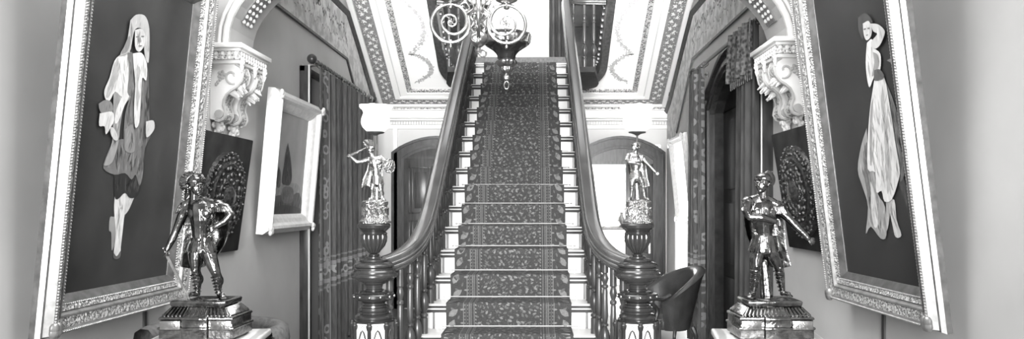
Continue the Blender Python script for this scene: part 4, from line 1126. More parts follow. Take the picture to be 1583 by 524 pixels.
# ================================================================== STATUES
def poser(cx, cy, s):
    """figure drawn in photo pixels about its feet (cx,cy); third value is depth towards the viewer, in pixels"""
    return lambda x, y, d=0.: Vector(((x - cx) * s, -d * s, (cy - y) * s))
def fig(J, s, limbs, balls):
    mb = MB()
    for pts in limbs:
        for (p, rp), (q, rq) in zip(pts, pts[1:]): mb.cap(J(*p), J(*q), rp * s, rq * s, 12)
    for c, r in balls: mb.ell(J(*c), (r[0] * s, r[1] * s, r[2] * s), 14, 10)
    return mb
def hand(mb, J, s, w, k, curl, n, size=1., side=1):
    """w wrist, k knuckles (pixel points); curl: finger direction and bend; n: spread direction"""
    W, K = Vector(w), Vector(k); d = (K - W); L = d.length; d.normalize(); N = Vector(n).normalized(); B = d.cross(N).normalized()
    q = lambda v: J(v.x, v.y, v.z)
    for t in (-1.5, -.5, .5, 1.5): mb.cap(q(W + N * t * .7), q(K + N * t * 2.2 * size), 1.7 * s * size, 1.3 * s * size, 8)
    for t, fl in ((-1.5, .8), (-.5, 1.), (.5, .95), (1.5, .75)):
        a = K + N * t * 2.35 * size; b = a + (d * (1 - curl * .3) + B * curl * .7) * 3.6 * fl * size
        c = b + (d * (.6 - curl * 1.1) + B * (curl * 1.)) * 3.0 * fl * size
        mb.cap(q(a), q(b), 1.1 * s * size, .98 * s * size, 8); mb.cap(q(b), q(c), .98 * s * size, .8 * s * size, 8)
    th = W + d * L * .4 + N * side * 3.0 * size; t2 = th + (N * side * .8 + d * .7 + B * curl * .4) * 3.2 * size; t3 = t2 + (d + B * curl * .6 + N * side * (.1 - curl * .4)) * 2.6 * size
    mb.cap(q(W + d * 1), q(th), 1.5 * s, 1.4 * s, 8); mb.cap(q(th), q(t2), 1.35 * s * size, 1.15 * s * size, 8); mb.cap(q(t2), q(t3), 1.1 * s * size, .9 * s * size, 8)
def face(mb, J, s, x, y, d, yaw, r=9.5, tip=0.):
    """skull, jaw, brow, nose, lips, chin, ears; yaw: turn to the viewer's right (radians)"""
    c, sn = math.cos(yaw), math.sin(yaw)
    def P(a, b, f):  # a right, b up, f forward
        b2 = b * math.cos(tip) + f * math.sin(tip); f2 = f * math.cos(tip) - b * math.sin(tip)
        return J(x + a * c + f2 * sn, y - b2, d + f2 * c - a * sn)
    k = r / 9.5
    e = lambda a, b, f, R_: mb.ell(P(a * k, b * k, f * k), tuple(q * s * k for q in R_), 12, 8)
    e(0, 2, -1, (8, 8.6, 9)); e(0, -3, 2, (6.6, 7, 8.2)); e(0, -8.6, 4.6, (3.2, 3, 2.6))
    mb.cap(P(-3.6 * k, 2.2 * k, 7.2 * k), P(3.6 * k, 2.2 * k, 7.2 * k), 1.5 * s * k, 1.5 * s * k, 8)
    mb.cap(P(0, 1.6 * k, 8 * k), P(0, -2.6 * k, 9.8 * k), .9 * s * k, 1.6 * s * k, 8)
    mb.cap(P(-1.9 * k, -5.2 * k, 7.8 * k), P(1.9 * k, -5.2 * k, 7.8 * k), .95 * s * k, .95 * s * k, 8); mb.cap(P(-1.6 * k, -6.6 * k, 7.4 * k), P(1.6 * k, -6.6 * k, 7.4 * k), .95 * s * k, .95 * s * k, 8)
    for sg in (-1, 1):
        e(sg * 3.1, -.2, 6.6, (1.5, 1.2, 1.0)); e(sg * 4.4, -2.6, 5.4, (2.1, 2, 1.8)); e(sg * 7.6, -1, -1, (1.2, 2.1, 2.6))
def foot(mb, J, s, ank, toe, w=3.4):
    A, T = Vector(ank), Vector(toe); d = (T - A)
    q = lambda v: J(v.x, v.y, v.z)
    mb.cap(q(A), q(A + Vector((0, 5, -2))), 3.6 * s, 3.4 * s); mb.cap(q(A + Vector((0, 4, -1.5))), q(A + d * .62 + Vector((0, 0, 0))), 3.6 * s, w * s)
    pr = Vector((-d.z, 0, d.x)); pr = pr.normalized() if pr.length > 1e-6 else Vector((1, 0, 0))
    for i, t in enumerate((-2.6, -1.2, .1, 1.3, 2.4)):
        a = A + d * .6 + pr * t * w / 3.4 + Vector((0, 1.0, 0)); b = A + d * (1.0 - .04 * abs(t)) + pr * t * 1.15 * w / 3.4 + Vector((0, 1.2, 0)); mb.cap(q(a), q(b), 1.6 * s, 1.25 * s, 8)
def pteruges(J, s, cx, y0, y1, rx, ry, n, grow=1.25, d0=0., rows=1):
    mb = MB()
    for rw in range(rows):
        for i in range(n):
            a = 2 * PI * (i + .5 * rw) / n; x, d = rx * math.cos(a), ry * math.sin(a)
            yy = y1 + rw * (y1 - y0) * .35; g = grow + .1 * rw
            p = J(cx + x, y0, d0 + d); q = J(cx + x * g, yy, d0 + d * g); t = Vector((-math.sin(a) * rx, 0, 0)); td = math.cos(a) * ry
            w = 2 * PI * rx / n * .44
            tv = (J(cx + x + t.x * .01, y0, d0 + d + td * .01) - p).normalized() * w * s
            nrm = Vector((x, 0, 0)) * s + Vector((0, -d * s, 0)); nrm = nrm.normalized() * .8 * s
            mb.prism([p - tv, p + tv, q + tv * 1.15, q + tv * .6 + (q - p).normalized() * 1.6 * s, q - tv * .6 + (q - p).normalized() * 1.6 * s, q - tv * 1.15], nrm)
            mb.ell(q + nrm * 1.2, (1.1 * s, 1.1 * s, 1.1 * s), 6, 4)
    return mb
def cape_mesh(J, s, rows):
    """rows: list of point lists (top to bottom), lofted into a folded cloth"""
    m = len(rows[0]); dense = [crom([J(*p) for p in r], 6) for r in rows]
    cols = [crom([r[i] for r in dense], 6) for i in range(len(dense[0]))]
    mb = MB(); nu, nv = len(cols), len(cols[0])
    vs = [cols[i][j] for j in range(nv) for i in range(nu)]
    mb.add(vs, [(j * nu + i, j * nu + i + 1, (j + 1) * nu + i + 1, (j + 1) * nu + i) for j in range(nv - 1) for i in range(nu - 1)]); return mb

def statue_base(e, s, hx, ytop, J, parts=('bronze',)):
    """stepped metal plinth measured in photo pixels; hx: (half width px, y px) from the top down"""
    z = lambda y: J(0, y).z
    mb = MB(); mb.loft([(w * s, w * s * .78, z(y)) for w, y in reversed(hx)])
    o = obj('plinth', mb, 'bronze', e, mods=BEV(.004)); return o

def warrior_plumed():
    s = 3.8 / F; cx, cy = 320, 461; J = poser(cx, cy, s)
    loc = at(cx, 461, 3.8)
    e = thing('warrior_statue', 'bronze warrior statue with plumed helmet, hand on hip and lowered sword', 'statue', loc)
    limbs = [
        [((313, 380, 0), 14), ((312, 360, 1), 14.5), ((313, 340, 1), 18), ((311, 325, 0), 18)],
        [((303, 322, 0), 13), ((302, 308, 1), 8.5), ((302, 292, 2), 8)], [((302, 306, 0), 6), ((330, 316, 0), 8)], [((302, 306, 0), 6), ((288, 318, 0), 8)],
        [((288, 322, 0), 9), ((330, 318, 0), 9)],
        # image-left arm hanging to the sword, image-right arm akimbo
        [((286, 322, 0), 8.2), ((279, 341, 1), 7), ((273, 357, 2), 5.6)], [((273, 357, 2), 5.6), ((268, 371, 5), 5.6), ((263, 385, 9), 3.8)],
        [((335, 318, 0), 8.4), ((349, 321, 0), 7), ((357, 331, 1), 5.6)], [((357, 331, 1), 5.6), ((349, 342, 5), 5.4), ((336, 351, 9), 3.8)],
        [((320, 384, 0), 12.5), ((328, 402, 4), 10.5), ((337, 422, 7), 7.2)], [((337, 422, 7), 7), ((339, 432, 4), 7.4), ((339, 450, 3), 4.0)],
        [((303, 384, 0), 12), ((303, 400, 2), 10), ((304, 419, 3), 7)], [((304, 419, 3), 6.8), ((306, 430, 0), 7.2), ((305, 449, -1), 4.0)],
    ]
    balls = [((304, 330, 11), (9.5, 6, 8)), ((322, 330, 11), (9.5, 6, 8)), ((287, 318, 0), (9, 8.5, 8)), ((336, 316, 0), (9, 8.5, 8)), ((313, 352, 10), (9, 5, 11)), ((337, 421, 11), (4.5, 4, 4.5)), ((304, 418, 7), (4.5, 4, 4.5)), ((340, 434, 0), (5.5, 6, 9)), ((307, 432, -4), (5.5, 6, 9))]
    mb = fig(J, s, limbs, balls)
    face(mb, J, s, 305, 289, 3, .75, 11.6, .22)
    hand(mb, J, s, (263, 385, 9), (262, 392, 11), 1.0, (.3, 0, 1), 1., 1)
    hand(mb, J, s, (336, 351, 9), (330, 355, 11), .7, (.2, 1, 0), 1., -1)
    foot(mb, J, s, (339, 451, 3), (352, 456, 12)); foot(mb, J, s, (305, 450, -1), (296, 456, 10))
    body = obj('body', mb, 'bronze', e, mods=VOX(.0019, 2), ang=180)
    # cuirass of scales, belt, skirt
    mb = MB(); q = lambda y: (cy - y) * s
    mb.lathe([(17 * s, q(376)), (15.5 * s, q(362)), (16.5 * s, q(350)), (19.5 * s, q(336)), (20 * s, q(326)), (17 * s, q(317)), (9 * s, q(312))], ((313 - cx) * s, 0, 0), 28, sy=.72)
    for sx in (-1, 1): mb.ell(J(313 + sx * 8.5, 330, 12), (9.5 * s, 4.5 * s, 7.5 * s), 12, 8)
    for sx in (-1, 1):
        for y in (347, 356, 364): mb.ell(J(313 + sx * 4.8, y, 10.5), (4.6 * s, 3 * s, 4 * s), 10, 6)
    obj('scale_cuirass', mb, 'scale', e, mods=VOX(.003, 6), ang=180)
    mb = pteruges(J, s, 312, 372, 384, 17, 13, 16, 1.22, 0, 2); obj('strap_skirt', mb, 'bronze', e, smooth=True)
    mb = MB(); mb.lathe([(16 * s, q(374)), (18 * s, q(373)), (18 * s, q(367)), (16 * s, q(366))], ((312.5 - cx) * s, 0, 0), 28, sy=.78); mb.ell(J(313, 370, 14), (4 * s, 2 * s, 4 * s)); mb.box(*(J(318, 385, 16)), *(J(321, 356, 14))); obj('belt', mb, 'bronze', e)
    # helmet and plume
    mb = MB(); mb.ell(J(302, 281, -1), (12.6 * s, 13 * s, 10.5 * s), 16, 10); mb.tube([J(302 + 13.3 * math.cos(a), 284 - 2.6 * math.cos(a) - 3 * math.sin(a), -1 + 13.3 * math.sin(a)) for a in [2 * PI * i / 24 for i in range(24)]], 1.3 * s, 6, closed=True)
    mb.cap(J(311, 279, 9), J(318, 276, 13), 2.8 * s, 1 * s)
    h = obj('helmet', mb, 'bronze', e)
    mb = MB()
    for i in range(26):
        t = i / 25; a = R(20 + 190 * t); c = (301 + 12.5 * math.cos(a), 282 - 12.5 * math.sin(a), 0)
        for k in range(2): mb.cap(J(*c), J(c[0] + 6 * math.cos(a) - 3, c[1] - 5 * math.sin(a) + 2 * t, random.uniform(-4, 4)), 2.8 * s, 1.5 * s, 7)
    for i in range(6): mb.cap(J(290, 283 + i * 3, -2), J(286 - i * .3, 288 + i * 4, -3), 3 * s, 1.6 * s, 7)
    obj('plume', mb, 'bronze', h)
    # sword held point down
    mb = MB(); a, b = J(263, 393, 12), J(299, 459, 16); d = (b - a).normalized(); sd = d.cross(Vector((0, 1, 0))).normalized()
    for w0, y in ((1, 0),): mb.prism([a + sd * 2.2 * s, b + sd * 1.6 * s, b + d * 3 * s, b - sd * 1.6 * s, a - sd * 2.2 * s], (0, .9 * s, 0))
    bl = obj('sword', mb, 'silver', e)
    mb = MB(); mb.cap(a - sd * 5 * s, a + sd * 5 * s, 1.3 * s, 1.3 * s); mb.cap(a, a - d * 10 * s, 1.3 * s, 1.3 * s); mb.ell(a - d * 11 * s, (2.2 * s,) * 3); obj('hilt', mb, 'bronze', bl)
    # cape from the shoulders, flying out behind the legs
    mb = cape_mesh(J, s, [[(288, 314, -6), (300, 312, -11), (315, 311, -12), (328, 311, -11), (338, 312, -6)],
                          [(280, 340, -9), (296, 342, -16), (314, 344, -13), (332, 342, -17), (350, 345, -10)],
                          [(277, 372, -10), (294, 375, -19), (312, 378, -14), (330, 376, -19), (346, 372, -12)],
                          [(274, 398, -8), (290, 402, -20), (306, 404, -15), (318, 402, -20), (328, 398, -14)],
                          [(276, 413, -6), (288, 417, -18), (300, 416, -14), (311, 412, -20), (318, 406, -15)]])
    obj('cape', mb, 'bronze', e, recalc=False, mods=SOL(2.2 * s))
    for x, y in ((288, 316), (337, 314)):
        mb = MB()
        for i in range(7): mb.cap(J(x + (i - 3) * 2.4, y + 2, 6), J(x + (i - 3) * 3.2 + (-3 if x < 300 else 3), y + 13, 7), 2 * s, 1.4 * s, 7)
        obj('shoulder_straps', mb, 'bronze', e)
    for kx, ky, ax, ay, d0, d1 in ((337, 424, 339, 448, 8, 5), (304, 421, 305, 447, 5, 1)):
        mb = MB()
        for i in range(6):
            t = i / 5; x, y, d = kx + (ax - kx) * t, ky + (ay - ky) * t + 4, d0 + (d1 - d0) * t - 2
            r = (7.6 - 3 * t) * s; c = J(x, y, d); mb.tube([c + Vector((r * math.cos(w), r * math.sin(w), .6 * s * math.sin(w))) for w in [2 * PI * q / 16 for q in range(16)]], .9 * s, 6, closed=True)
        obj('greave_straps', mb, 'bronze', e)
    z = lambda y: J(0, y).z
    mb = MB(); mb.loft([(w * s, w * s * .8, z(y)) for w, y in ((40, 470), (41, 468), (42, 463), (40, 461))]); mb.ell(J(320, 461, 0), (30 * s, 24 * s, 2.5 * s)); obj('rocky_ground', mb, 'bronze', e, mods=BEV(.003))
    plinth(e, J, s, 320)
    return e
def plinth(e, J, s, cx):
    z = lambda y: J(cx, y).z
    lev = [(55, 517), (55, 504), (57, 503), (57, 500), (54, 499), (54, 489), (56, 488), (55, 485), (48, 482), (42, 477), (38, 472), (37, 470), (0.01, 470)]
    mb = MB(); n = len(lev); vs = []
    # octagon-like plan: a square with a stepped forward centre
    plan = [(-1, -.72), (-.36, -.72), (-.34, -.82), (.34, -.82), (.36, -.72), (1, -.72), (1, .72), (-1, .72)]
    for w, y in lev: vs += [J(cx + px * w, y, -py * w) for px, py in plan]
    k = len(plan); fs = [tuple(range(k))]
    for j in range(n - 1):
        for i in range(k): fs.append((j * k + i, j * k + (i + 1) % k, j * k + k + (i + 1) % k, j * k + k + i))
    mb.add(vs, fs); p = obj('plinth', mb, 'bronze', e, mods=BEV(.003), smooth=True, ang=30)
    mb = MB()
    for sgd in (0, 1):
        for i in range(17):
            t = (i - 8) / 8
            if sgd == 0: a, b = (cx + t * 47, 483, 38), (cx + t * 40, 472, 30)
            else: a, b = (cx + 50, 483, t * 34), (cx + 41, 472, t * 28)
            mb.cap(J(*a), J(*b), 2.6 * s, 1.5 * s, 7)
            if sgd: mb.cap(J(2 * cx - a[0], a[1], a[2]), J(2 * cx - b[0], b[1], b[2]), 2.6 * s, 1.5 * s, 7)
    obj('leaf_moulding', mb, 'bronze', p)
    for sx in (-1, 1):
        mb = MB(); a = J(cx + sx * 38 - 15, 503, 41.2); b = J(cx + sx * 38 + 15, 490, 39.6); mb.box(min(a.x, b.x), a.y, min(a.z, b.z), max(a.x, b.x), a.y + .006, max(a.z, b.z))
        obj('panel', mb, 'silver', p, mods=BEV(.002))
    for sx in (-1, 1):
        for d in (-34, 34): 
            mb = MB(); mb.ell(J(cx + sx * 48, 518.2, d), (4 * s, 4 * s, 2.4 * s)); obj('foot', mb, 'bronze', p)

def warrior_pointing(name, label, cat, d, cx, cy, s, locpt, m='bronze', voxel=.0019, full=True, parent=None, cu='scale'):
    """drawn from the large right-hand statue: feet centre (1187,461)"""
    J = poser(1187, 461, s)
    if parent is None: e = thing(name, label, cat, locpt)
    else: e = parent
    limbs = [
        [((1181, 384, 0), 14), ((1178, 360, 1), 14.5), ((1177, 340, 1), 18.5), ((1176, 322, 0), 18)],
        [((1177, 318, 0), 13), ((1177, 303, 1), 8.5), ((1177, 288, 2), 8)], [((1177, 303, 0), 6), ((1194, 315, 0), 8)], [((1177, 303, 0), 6), ((1158, 311, 0), 8)],
        [((1155, 316, 0), 9), ((1196, 320, 0), 9)],
        [((1153, 314, 2), 8.6), ((1150, 326, 8), 7.2), ((1154, 335, 13), 6)], [((1154, 335, 13), 6), ((1170, 336, 18), 5.8), ((1190, 342, 17), 4)],
        [((1198, 320, 0), 8.6), ((1209, 331, 3), 7), ((1219, 342, 6), 5.6)], [((1219, 342, 6), 5.6), ((1231, 355, 9), 5.2), ((1243, 368, 12), 3.6)],
        [((1170, 386, 0), 12.5), ((1166, 400, 5), 10.4), ((1164, 412, 8), 7.4)], [((1164, 412, 8), 7.2), ((1165, 425, 5), 7.6), ((1162, 449, 4), 4.1)],
        [((1192, 386, 0), 12), ((1199, 400, -1), 10.2), ((1203, 415, -2), 7.2)], [((1203, 415, -2), 7), ((1206, 427, -6), 7.2), ((1210, 449, -7), 4.1)],
    ]
    balls = [((1168, 328, 11), (9.5, 6, 8)), ((1186, 329, 11), (9.5, 6, 8)), ((1154, 311, 1), (9.5, 9, 8)), ((1199, 317, 0), (9.5, 9, 8)), ((1179, 354, 10), (9, 5, 11)), ((1164, 411, 12), (4.5, 4, 4.5)), ((1203, 414, 2), (4.5, 4, 4.5)), ((1165, 428, 1), (6, 6, 9)), ((1206, 430, -10), (6, 6, 9))]
    mb = fig(J, s, limbs, balls)
    face(mb, J, s, 1175, 285, 4, -.75, 11.6, .1)
    hand(mb, J, s, (1190, 342, 17), (1197, 345, 17), .6, (0, 1, .2), 1., -1)
    hand(mb, J, s, (1243, 368, 12), (1248, 373, 13), .15, (1, -.9, 0), 1.05, 1)
    foot(mb, J, s, (1162, 450, 4), (1151, 457, 13)); foot(mb, J, s, (1210, 450, -7), (1222, 457, 3))
    obj('body', mb, m, e, mods=VOX(voxel, 2), ang=180)
    q = lambda y: (461 - y) * s
    mb = MB(); mb.lathe([(17.5 * s, q(372)), (16 * s, q(360)), (17 * s, q(348)), (19.8 * s, q(334)), (20.3 * s, q(324)), (17 * s, q(315)), (9 * s, q(309))], (-10 * s, 0, 0), 28, sy=.72)
    for sx in (-1, 1): mb.ell(J(1177 + sx * 8.5, 328, 12), (9 * s, 4.5 * s, 8 * s), 12, 8)
    for sx in (-1, 1):
        for y in (345, 353, 361): mb.ell(J(1178 + sx * 4.5, y, 11.5), (4.5 * s, 2.5 * s, 3.6 * s), 10, 6)
    obj('cuirass', mb, cu, e, mods=VOX(.003 if full else .0016, 5), ang=180)
    mb = pteruges(J, s, 1180, 366, 382, 18, 14, 18, 1.22, 0, 2); obj('strap_skirt', mb, m, e)
    mb = MB(); mb.lathe([(17 * s, q(370)), (19 * s, q(369)), (19 * s, q(364)), (17 * s, q(363))], (-8 * s, 0, 0), 28, sy=.78); obj('belt', mb, m, e)
    mb = MB(); mb.ell(J(1178, 277, -1), (12.4 * s, 13 * s, 10.6 * s), 16, 10)
    mb.tube([J(1178 + 13.2 * math.cos(a), 280 + 2 * math.cos(a) - 2 * math.sin(a), -1 + 13.3 * math.sin(a)) for a in [2 * PI * i / 24 for i in range(24)]], 1.2 * s, 6, closed=True)
    mb.cap(J(1169, 275, 9), J(1161, 273, 14), 2.8 * s, 1 * s)
    h = obj('helmet', mb, m, e)
    mb = MB()
    for i in range(18):
        t = i / 17; a = R(70 - 100 * t); c = (1179 + 11.5 * math.cos(a), 278 - 11.5 * math.sin(a), -2 - 3 * t)
        mb.cap(J(*c), J(c[0] + 5 * math.cos(a) + 2, c[1] - 3.5 * math.sin(a), c[2] - 2), 2.4 * s, 1.2 * s, 7)
    mb.cap(J(1186, 270, -4), J(1194, 265, -5), 2 * s, .8 * s)
    obj('crest', mb, m, h)
    mb = cape_mesh(J, s, [[(1152, 306, -6), (1164, 303, -11), (1178, 303, -12), (1190, 306, -10), (1202, 312, -5)],
                          [(1150, 336, -10), (1162, 340, -17), (1180, 342, -13), (1198, 340, -17), (1214, 348, -10)],
                          [(1158, 372, -12), (1168, 376, -19), (1184, 378, -14), (1202, 380, -19), (1218, 382, -12)],
                          [(1180, 402, -12), (1188, 406, -19), (1196, 407, -15), (1208, 408, -19), (1224, 404, -12)],
                          [(1190, 412, -12), (1196, 415, -18), (1204, 414, -14), (1213, 416, -18), (1226, 412, -12)]])
    obj('cape', mb, m, e, recalc=False, mods=SOL(2.2 * s))
    for x, y in ((1153, 313), (1199, 318)):
        mb = MB()
        for i in range(7): mb.cap(J(x + (i - 3) * 2.4, y + 2, 7), J(x + (i - 3) * 3.0 + (-2 if x < 1170 else 3), y + 12, 9), 2 * s, 1.4 * s, 7)
        obj('shoulder_straps', mb, m, e)
    mb = MB(); mb.cap(J(1186, 458, -9), J(1182, 405, -9), 9 * s, 7 * s)
    for i in range(9): a = i * .7; mb.cap(J(1186 + 8 * math.cos(a), 458, -9 + 8 * math.sin(a)), J(1182 + 6 * math.cos(a), 405 + random.uniform(0, 8), -9 + 6 * math.sin(a)), 2.2 * s, 1.8 * s, 6)
    obj('tree_stump', mb, m, e, mods=VOX(voxel * 1.3, 1), ang=180)
    for kx, ky, ax, ay, d0, d1 in ((1164, 414, 1162, 447, 8, 5), (1203, 417, 1209, 447, -2, -7)):
        mb = MB()
        for i in range(6):
            t = i / 5; x, y, dd = kx + (ax - kx) * t, ky + (ay - ky) * t + 3, d0 + (d1 - d0) * t - 1
            r = (7.8 - 3.2 * t) * s; c = J(x, y, dd); mb.tube([c + Vector((r * math.cos(w), r * math.sin(w), .6 * s * math.sin(w))) for w in [2 * PI * q_ / 16 for q_ in range(16)]], .9 * s, 6, closed=True)
        obj('greave_straps', mb, m, e)
    if full:
        z = lambda y: J(0, y).z
        mb = MB(); mb.loft([(w * s, w * s * .8, z(y)) for w, y in ((39, 470), (40, 468), (41, 463), (39, 461))]); mb.ell(J(1187, 461, 0), (30 * s, 24 * s, 2.5 * s)); obj('rocky_ground', mb, m, e, mods=BEV(.003))
        plinth(e, J, s, 1187)
    return e
warrior_plumed()
warrior_pointing('warrior_statue', 'bronze warrior statue in cuirass with one arm across him, the other pointing down', 'statue', 3.8, 1187, 461, 3.8 / F, at(1189, 461, 3.8))

def pedestal(x, y, label, sg):
    e = thing('pedestal', label, 'pedestal', (x, y, 0), Matrix.Rotation(R(8 * sg), 3, 'Z'))
    top = EYE - (518.2 + 2.6 - VY) * 3.8 / F
    mb = MB(); mb.loft([(.25, .22, top - .04), (.265, .235, top - .03), (.265, .235, top - .006), (.26, .23, top)]); obj('marble_top', mb, 'marble', e, mods=BEV(.004))
    mb = MB(); mb.loft([(.23, .20, top - .10), (.24, .21, top - .06), (.24, .21, top - .04)]); mb.lathe([(0, .15), (.15, .15), (.13, .2), (.10, .26), (.085, .5), (.10, top - .16), (.16, top - .10), (0, top - .10)], n=24)
    obj('column', mb, 'wood', e)
    mb = MB(); mb.loft([(.24, .22, 0), (.24, .22, .06), (.22, .20, .08), (.20, .18, .15)]); obj('base', mb, 'wood', e, mods=BEV(.004))
L0 = at(320, 461, 3.8); R0 = at(1189, 461, 3.8)
pedestal(L0.x, L0.y, 'wooden pedestal with a marble top under the plumed warrior statue', 1)
pedestal(R0.x, R0.y, 'wooden pedestal with a marble top under the pointing warrior statue', -1)

# ------------------------------------------------------------------ newel lamps
LD = 4.55; LS = LD / F
def lamp_parts(e, J, cx):
    """drum base, gas stem, gallery, opal globe; J in photo pixels, feet at y = 310"""
    z = lambda y: J(cx, y).z; c = (J(cx, 310).x, 0, 0); q = LS
    mb = MB(); mb.lathe([(0, z(345)), (24 * q, z(345)), (24 * q, z(342)), (21 * q, z(339)), (19.5 * q, z(335)), (18.5 * q, z(325)), (18.5 * q, z(318)), (20 * q, z(315)), (20 * q, z(312)), (18 * q, z(310)), (0, z(310))], c, 32)
    o = obj('drum', mb, 'silver2', e, ang=30)
    mb = MB()
    for i in range(14):
        a = 2 * PI * i / 14; mb.cap((c[0] + 19.5 * q * math.cos(a), 19.5 * q * math.sin(a), z(322)), (c[0] + 19.5 * q * math.cos(a + .25), 19.5 * q * math.sin(a + .25), z(332)), 2 * q, 1.2 * q, 6)
    obj('drum_relief', mb, 'silver', o)
    sx = J(cx - 1, 0).x
    mb = MB(); mb.tube([(sx, .03, z(250)), (sx, .03, z(205))], 1.5 * q, 8); mb.tube([(sx, .03, z(310)), (sx, .03, z(250))], 2 * q, 8); obj('gas_stem', mb, 'brass', e)
    mb = MB(); mb.lathe([(2 * q, z(209)), (5 * q, z(207)), (13 * q, z(205)), (14 * q, z(203)), (12 * q, z(203)), (4 * q, z(205)), (2 * q, z(205))], (sx, .03, 0), 24); obj('gallery', mb, 'brassd', e)
    mb = MB(); prof = [(10, 204), (15, 201), (20, 196), (22.2, 190), (22, 184), (20, 178), (18.8, 174), (20, 170), (23, 166), (24.5, 163), (23.5, 162), (22, 166), (18, 171), (17.3, 174), (18.5, 178), (20.4, 184), (20.6, 190), (18, 196), (13, 200), (9, 203)]
    ruf = lambda a, zz: 1 + (.12 * math.sin(a * 7) if zz > z(168) else 0)
    mb.lathe([(r * q, z(y)) for r, y in prof], (sx, .03, 0), 48, mod=ruf); obj('globe_shade', mb, 'globe', e)
def lamp_left():
    cx = 580; J = poser(cx, 310, LS); s = LS
    e = thing('newel_lamp', 'gas lamp on a newel post, silvery figure raising a horn and carrying a shield', 'lamp', at(580, 310, LD), group='figure lamps on the newel posts')
    k = .52
    limbs = [
        [((582, 274, 0), 7), ((582, 262, 0), 7), ((580, 252, 0), 9), ((579, 248, 0), 8.5)], [((577, 246, 0), 5), ((574, 237, 1), 3.4)],
        [((570, 247, 0), 4.6), ((587, 244, 0), 4.6)],
        [((569, 247, 0), 4.2), ((560, 250, 1), 3.5), ((552, 251, 2), 2.9)], [((552, 251, 2), 2.9), ((547, 246, 4), 2.6), ((543, 241, 6), 2)],
        [((588, 243, 0), 4.2), ((594, 248, 2), 3.4), ((598, 254, 4), 2.8)], [((598, 254, 4), 2.8), ((600, 258, 6), 2.4), ((601, 260, 7), 2)],
        [((578, 276, 0), 6), ((577, 286, 2), 5), ((576, 293, 3), 3.6)], [((576, 293, 3), 3.5), ((576, 298, 1), 3.7), ((575, 305, 1), 2.1)],
        [((586, 276, 0), 6), ((588, 286, 0), 5), ((589, 294, 0), 3.5)], [((589, 294, 0), 3.4), ((590, 299, -2), 3.6), ((590, 305, -2), 2.1)]]
    mb = fig(J, s, limbs, [((576, 252, 5), (5, 3, 4)), ((585, 252, 5), (5, 3, 4))])
    face(mb, J, s, 574, 232, 1.5, -.5, 5., .1)
    hand(mb, J, s, (543, 241, 6), (541.5, 239.5, 7), .9, (.6, 0, 1), .55, 1); hand(mb, J, s, (600, 258, 6), (602, 261, 7.5), .9, (0, .3, 1), .55, 1)
    foot(mb, J, s * 1., (575, 305, 1), (570, 308.5, 7), 1.9); foot(mb, J, s, (590, 305, -2), (595, 308.5, 3), 1.9)
    obj('figure', mb, 'silver', e, mods=VOX(.0014, 1), ang=180)
    q = lambda y: (310 - y) * s
    mb = MB(); mb.lathe([(8 * s, q(274)), (7.8 * s, q(266)), (9.5 * s, q(256)), (9.6 * s, q(250)), (5 * s, q(245))], (1.5 * s, 0, 0), 24, sy=.75); mb.ell(J(577, 252, 5), (4.4 * s, 3 * s, 3.6 * s)); mb.ell(J(585.5, 252, 5), (4.4 * s, 3 * s, 3.6 * s)); obj('cuirass', mb, 'silver2', e, mods=VOX(.0016, 4), ang=180)
    mb = pteruges(J, s, 582, 272, 284, 8.5, 7, 14, 1.2, 0, 1); obj('strap_skirt', mb, 'silver', e)
    mb = MB(); mb.tube(crom([J(541, 242, 8), J(552, 236.5, 8), J(562, 231.5, 6), J(567, 229, 5)], 4), [2.2 * s * (1 - .05 * i) for i in range(13)], 8); mb.lathe([(0, -.002), (3.2 * s, -.002), (2.6 * s, .004)], J(540, 242.5, 8), 12); obj('horn', mb, 'silver', e)
    mb = MB(); mb.lathe([(0, -3.5 * s), (3 * s, -3.2 * s), (8 * s, -1.6 * s), (10 * s, -.4 * s), (11 * s, -1 * s), (11.5 * s, .4 * s), (0, .6 * s)], (0, 0, 0), 28, axis='y')
    o = obj('shield', mb, 'silver2', e); o.location = J(603, 257, 8); o.rotation_euler = (0, 0, R(48))
    mb = MB()
    for i in range(14):
        t = i / 13; a = R(150 - 200 * t + 100); mb.cap(J(573 + 4.5 * math.cos(a), 228 - 3 * math.sin(a), 0), J(570 + 8 * math.cos(a), 221 - 5 * math.sin(a), random.uniform(-3, 3)), 2.2 * s, 1.2 * s, 6)
    mb.ell(J(574, 229, 1), (5.4 * s, 5.6 * s, 4.2 * s)); obj('plumed_helmet', mb, 'silver', e)
    mb = cape_mesh(J, s, [[(570, 244, -3), (576, 242, -6), (583, 242, -6), (589, 243, -3)], [(566, 262, -6), (573, 262, -9), (582, 263, -7), (590, 262, -6)],
                          [(560, 277, -5), (569, 279, -10), (580, 281, -8), (590, 280, -7)], [(558, 291, -3), (566, 287, -9), (577, 296, -8), (588, 298, -8)]])
    obj('cape', mb, 'silver', e, recalc=False, mods=SOL(1.6 * s))
    mb = MB(); mb.cap(J(582, 309, -3), J(582, 290, -3), 4.4 * s, 3.2 * s); mb.ell(J(581, 310, 0), (16 * s, 12 * s, 2.2 * s)); obj('rocky_ground', mb, 'silver', e)
    lamp_parts(e, J, cx)
lamp_left()
def lamp_right():
    cx = 987; J = poser(cx, 310, LS)
    e = thing('newel_lamp', 'gas lamp on a newel post, silvery soldier with one arm across his chest', 'lamp', at(987, 310, LD), group='figure lamps on the newel posts')
    k = .465
    warrior_pointing('', '', '', LD, 0, 0, LS * k, None, 'silver', .0013, False, e, 'silver2')
    mb = MB(); mb.ell((0, 0, 0), (15 * LS, 12 * LS, 2.2 * LS)); obj('rocky_ground', mb, 'silver', e)
    lamp_parts(e, J, cx)
lamp_right()

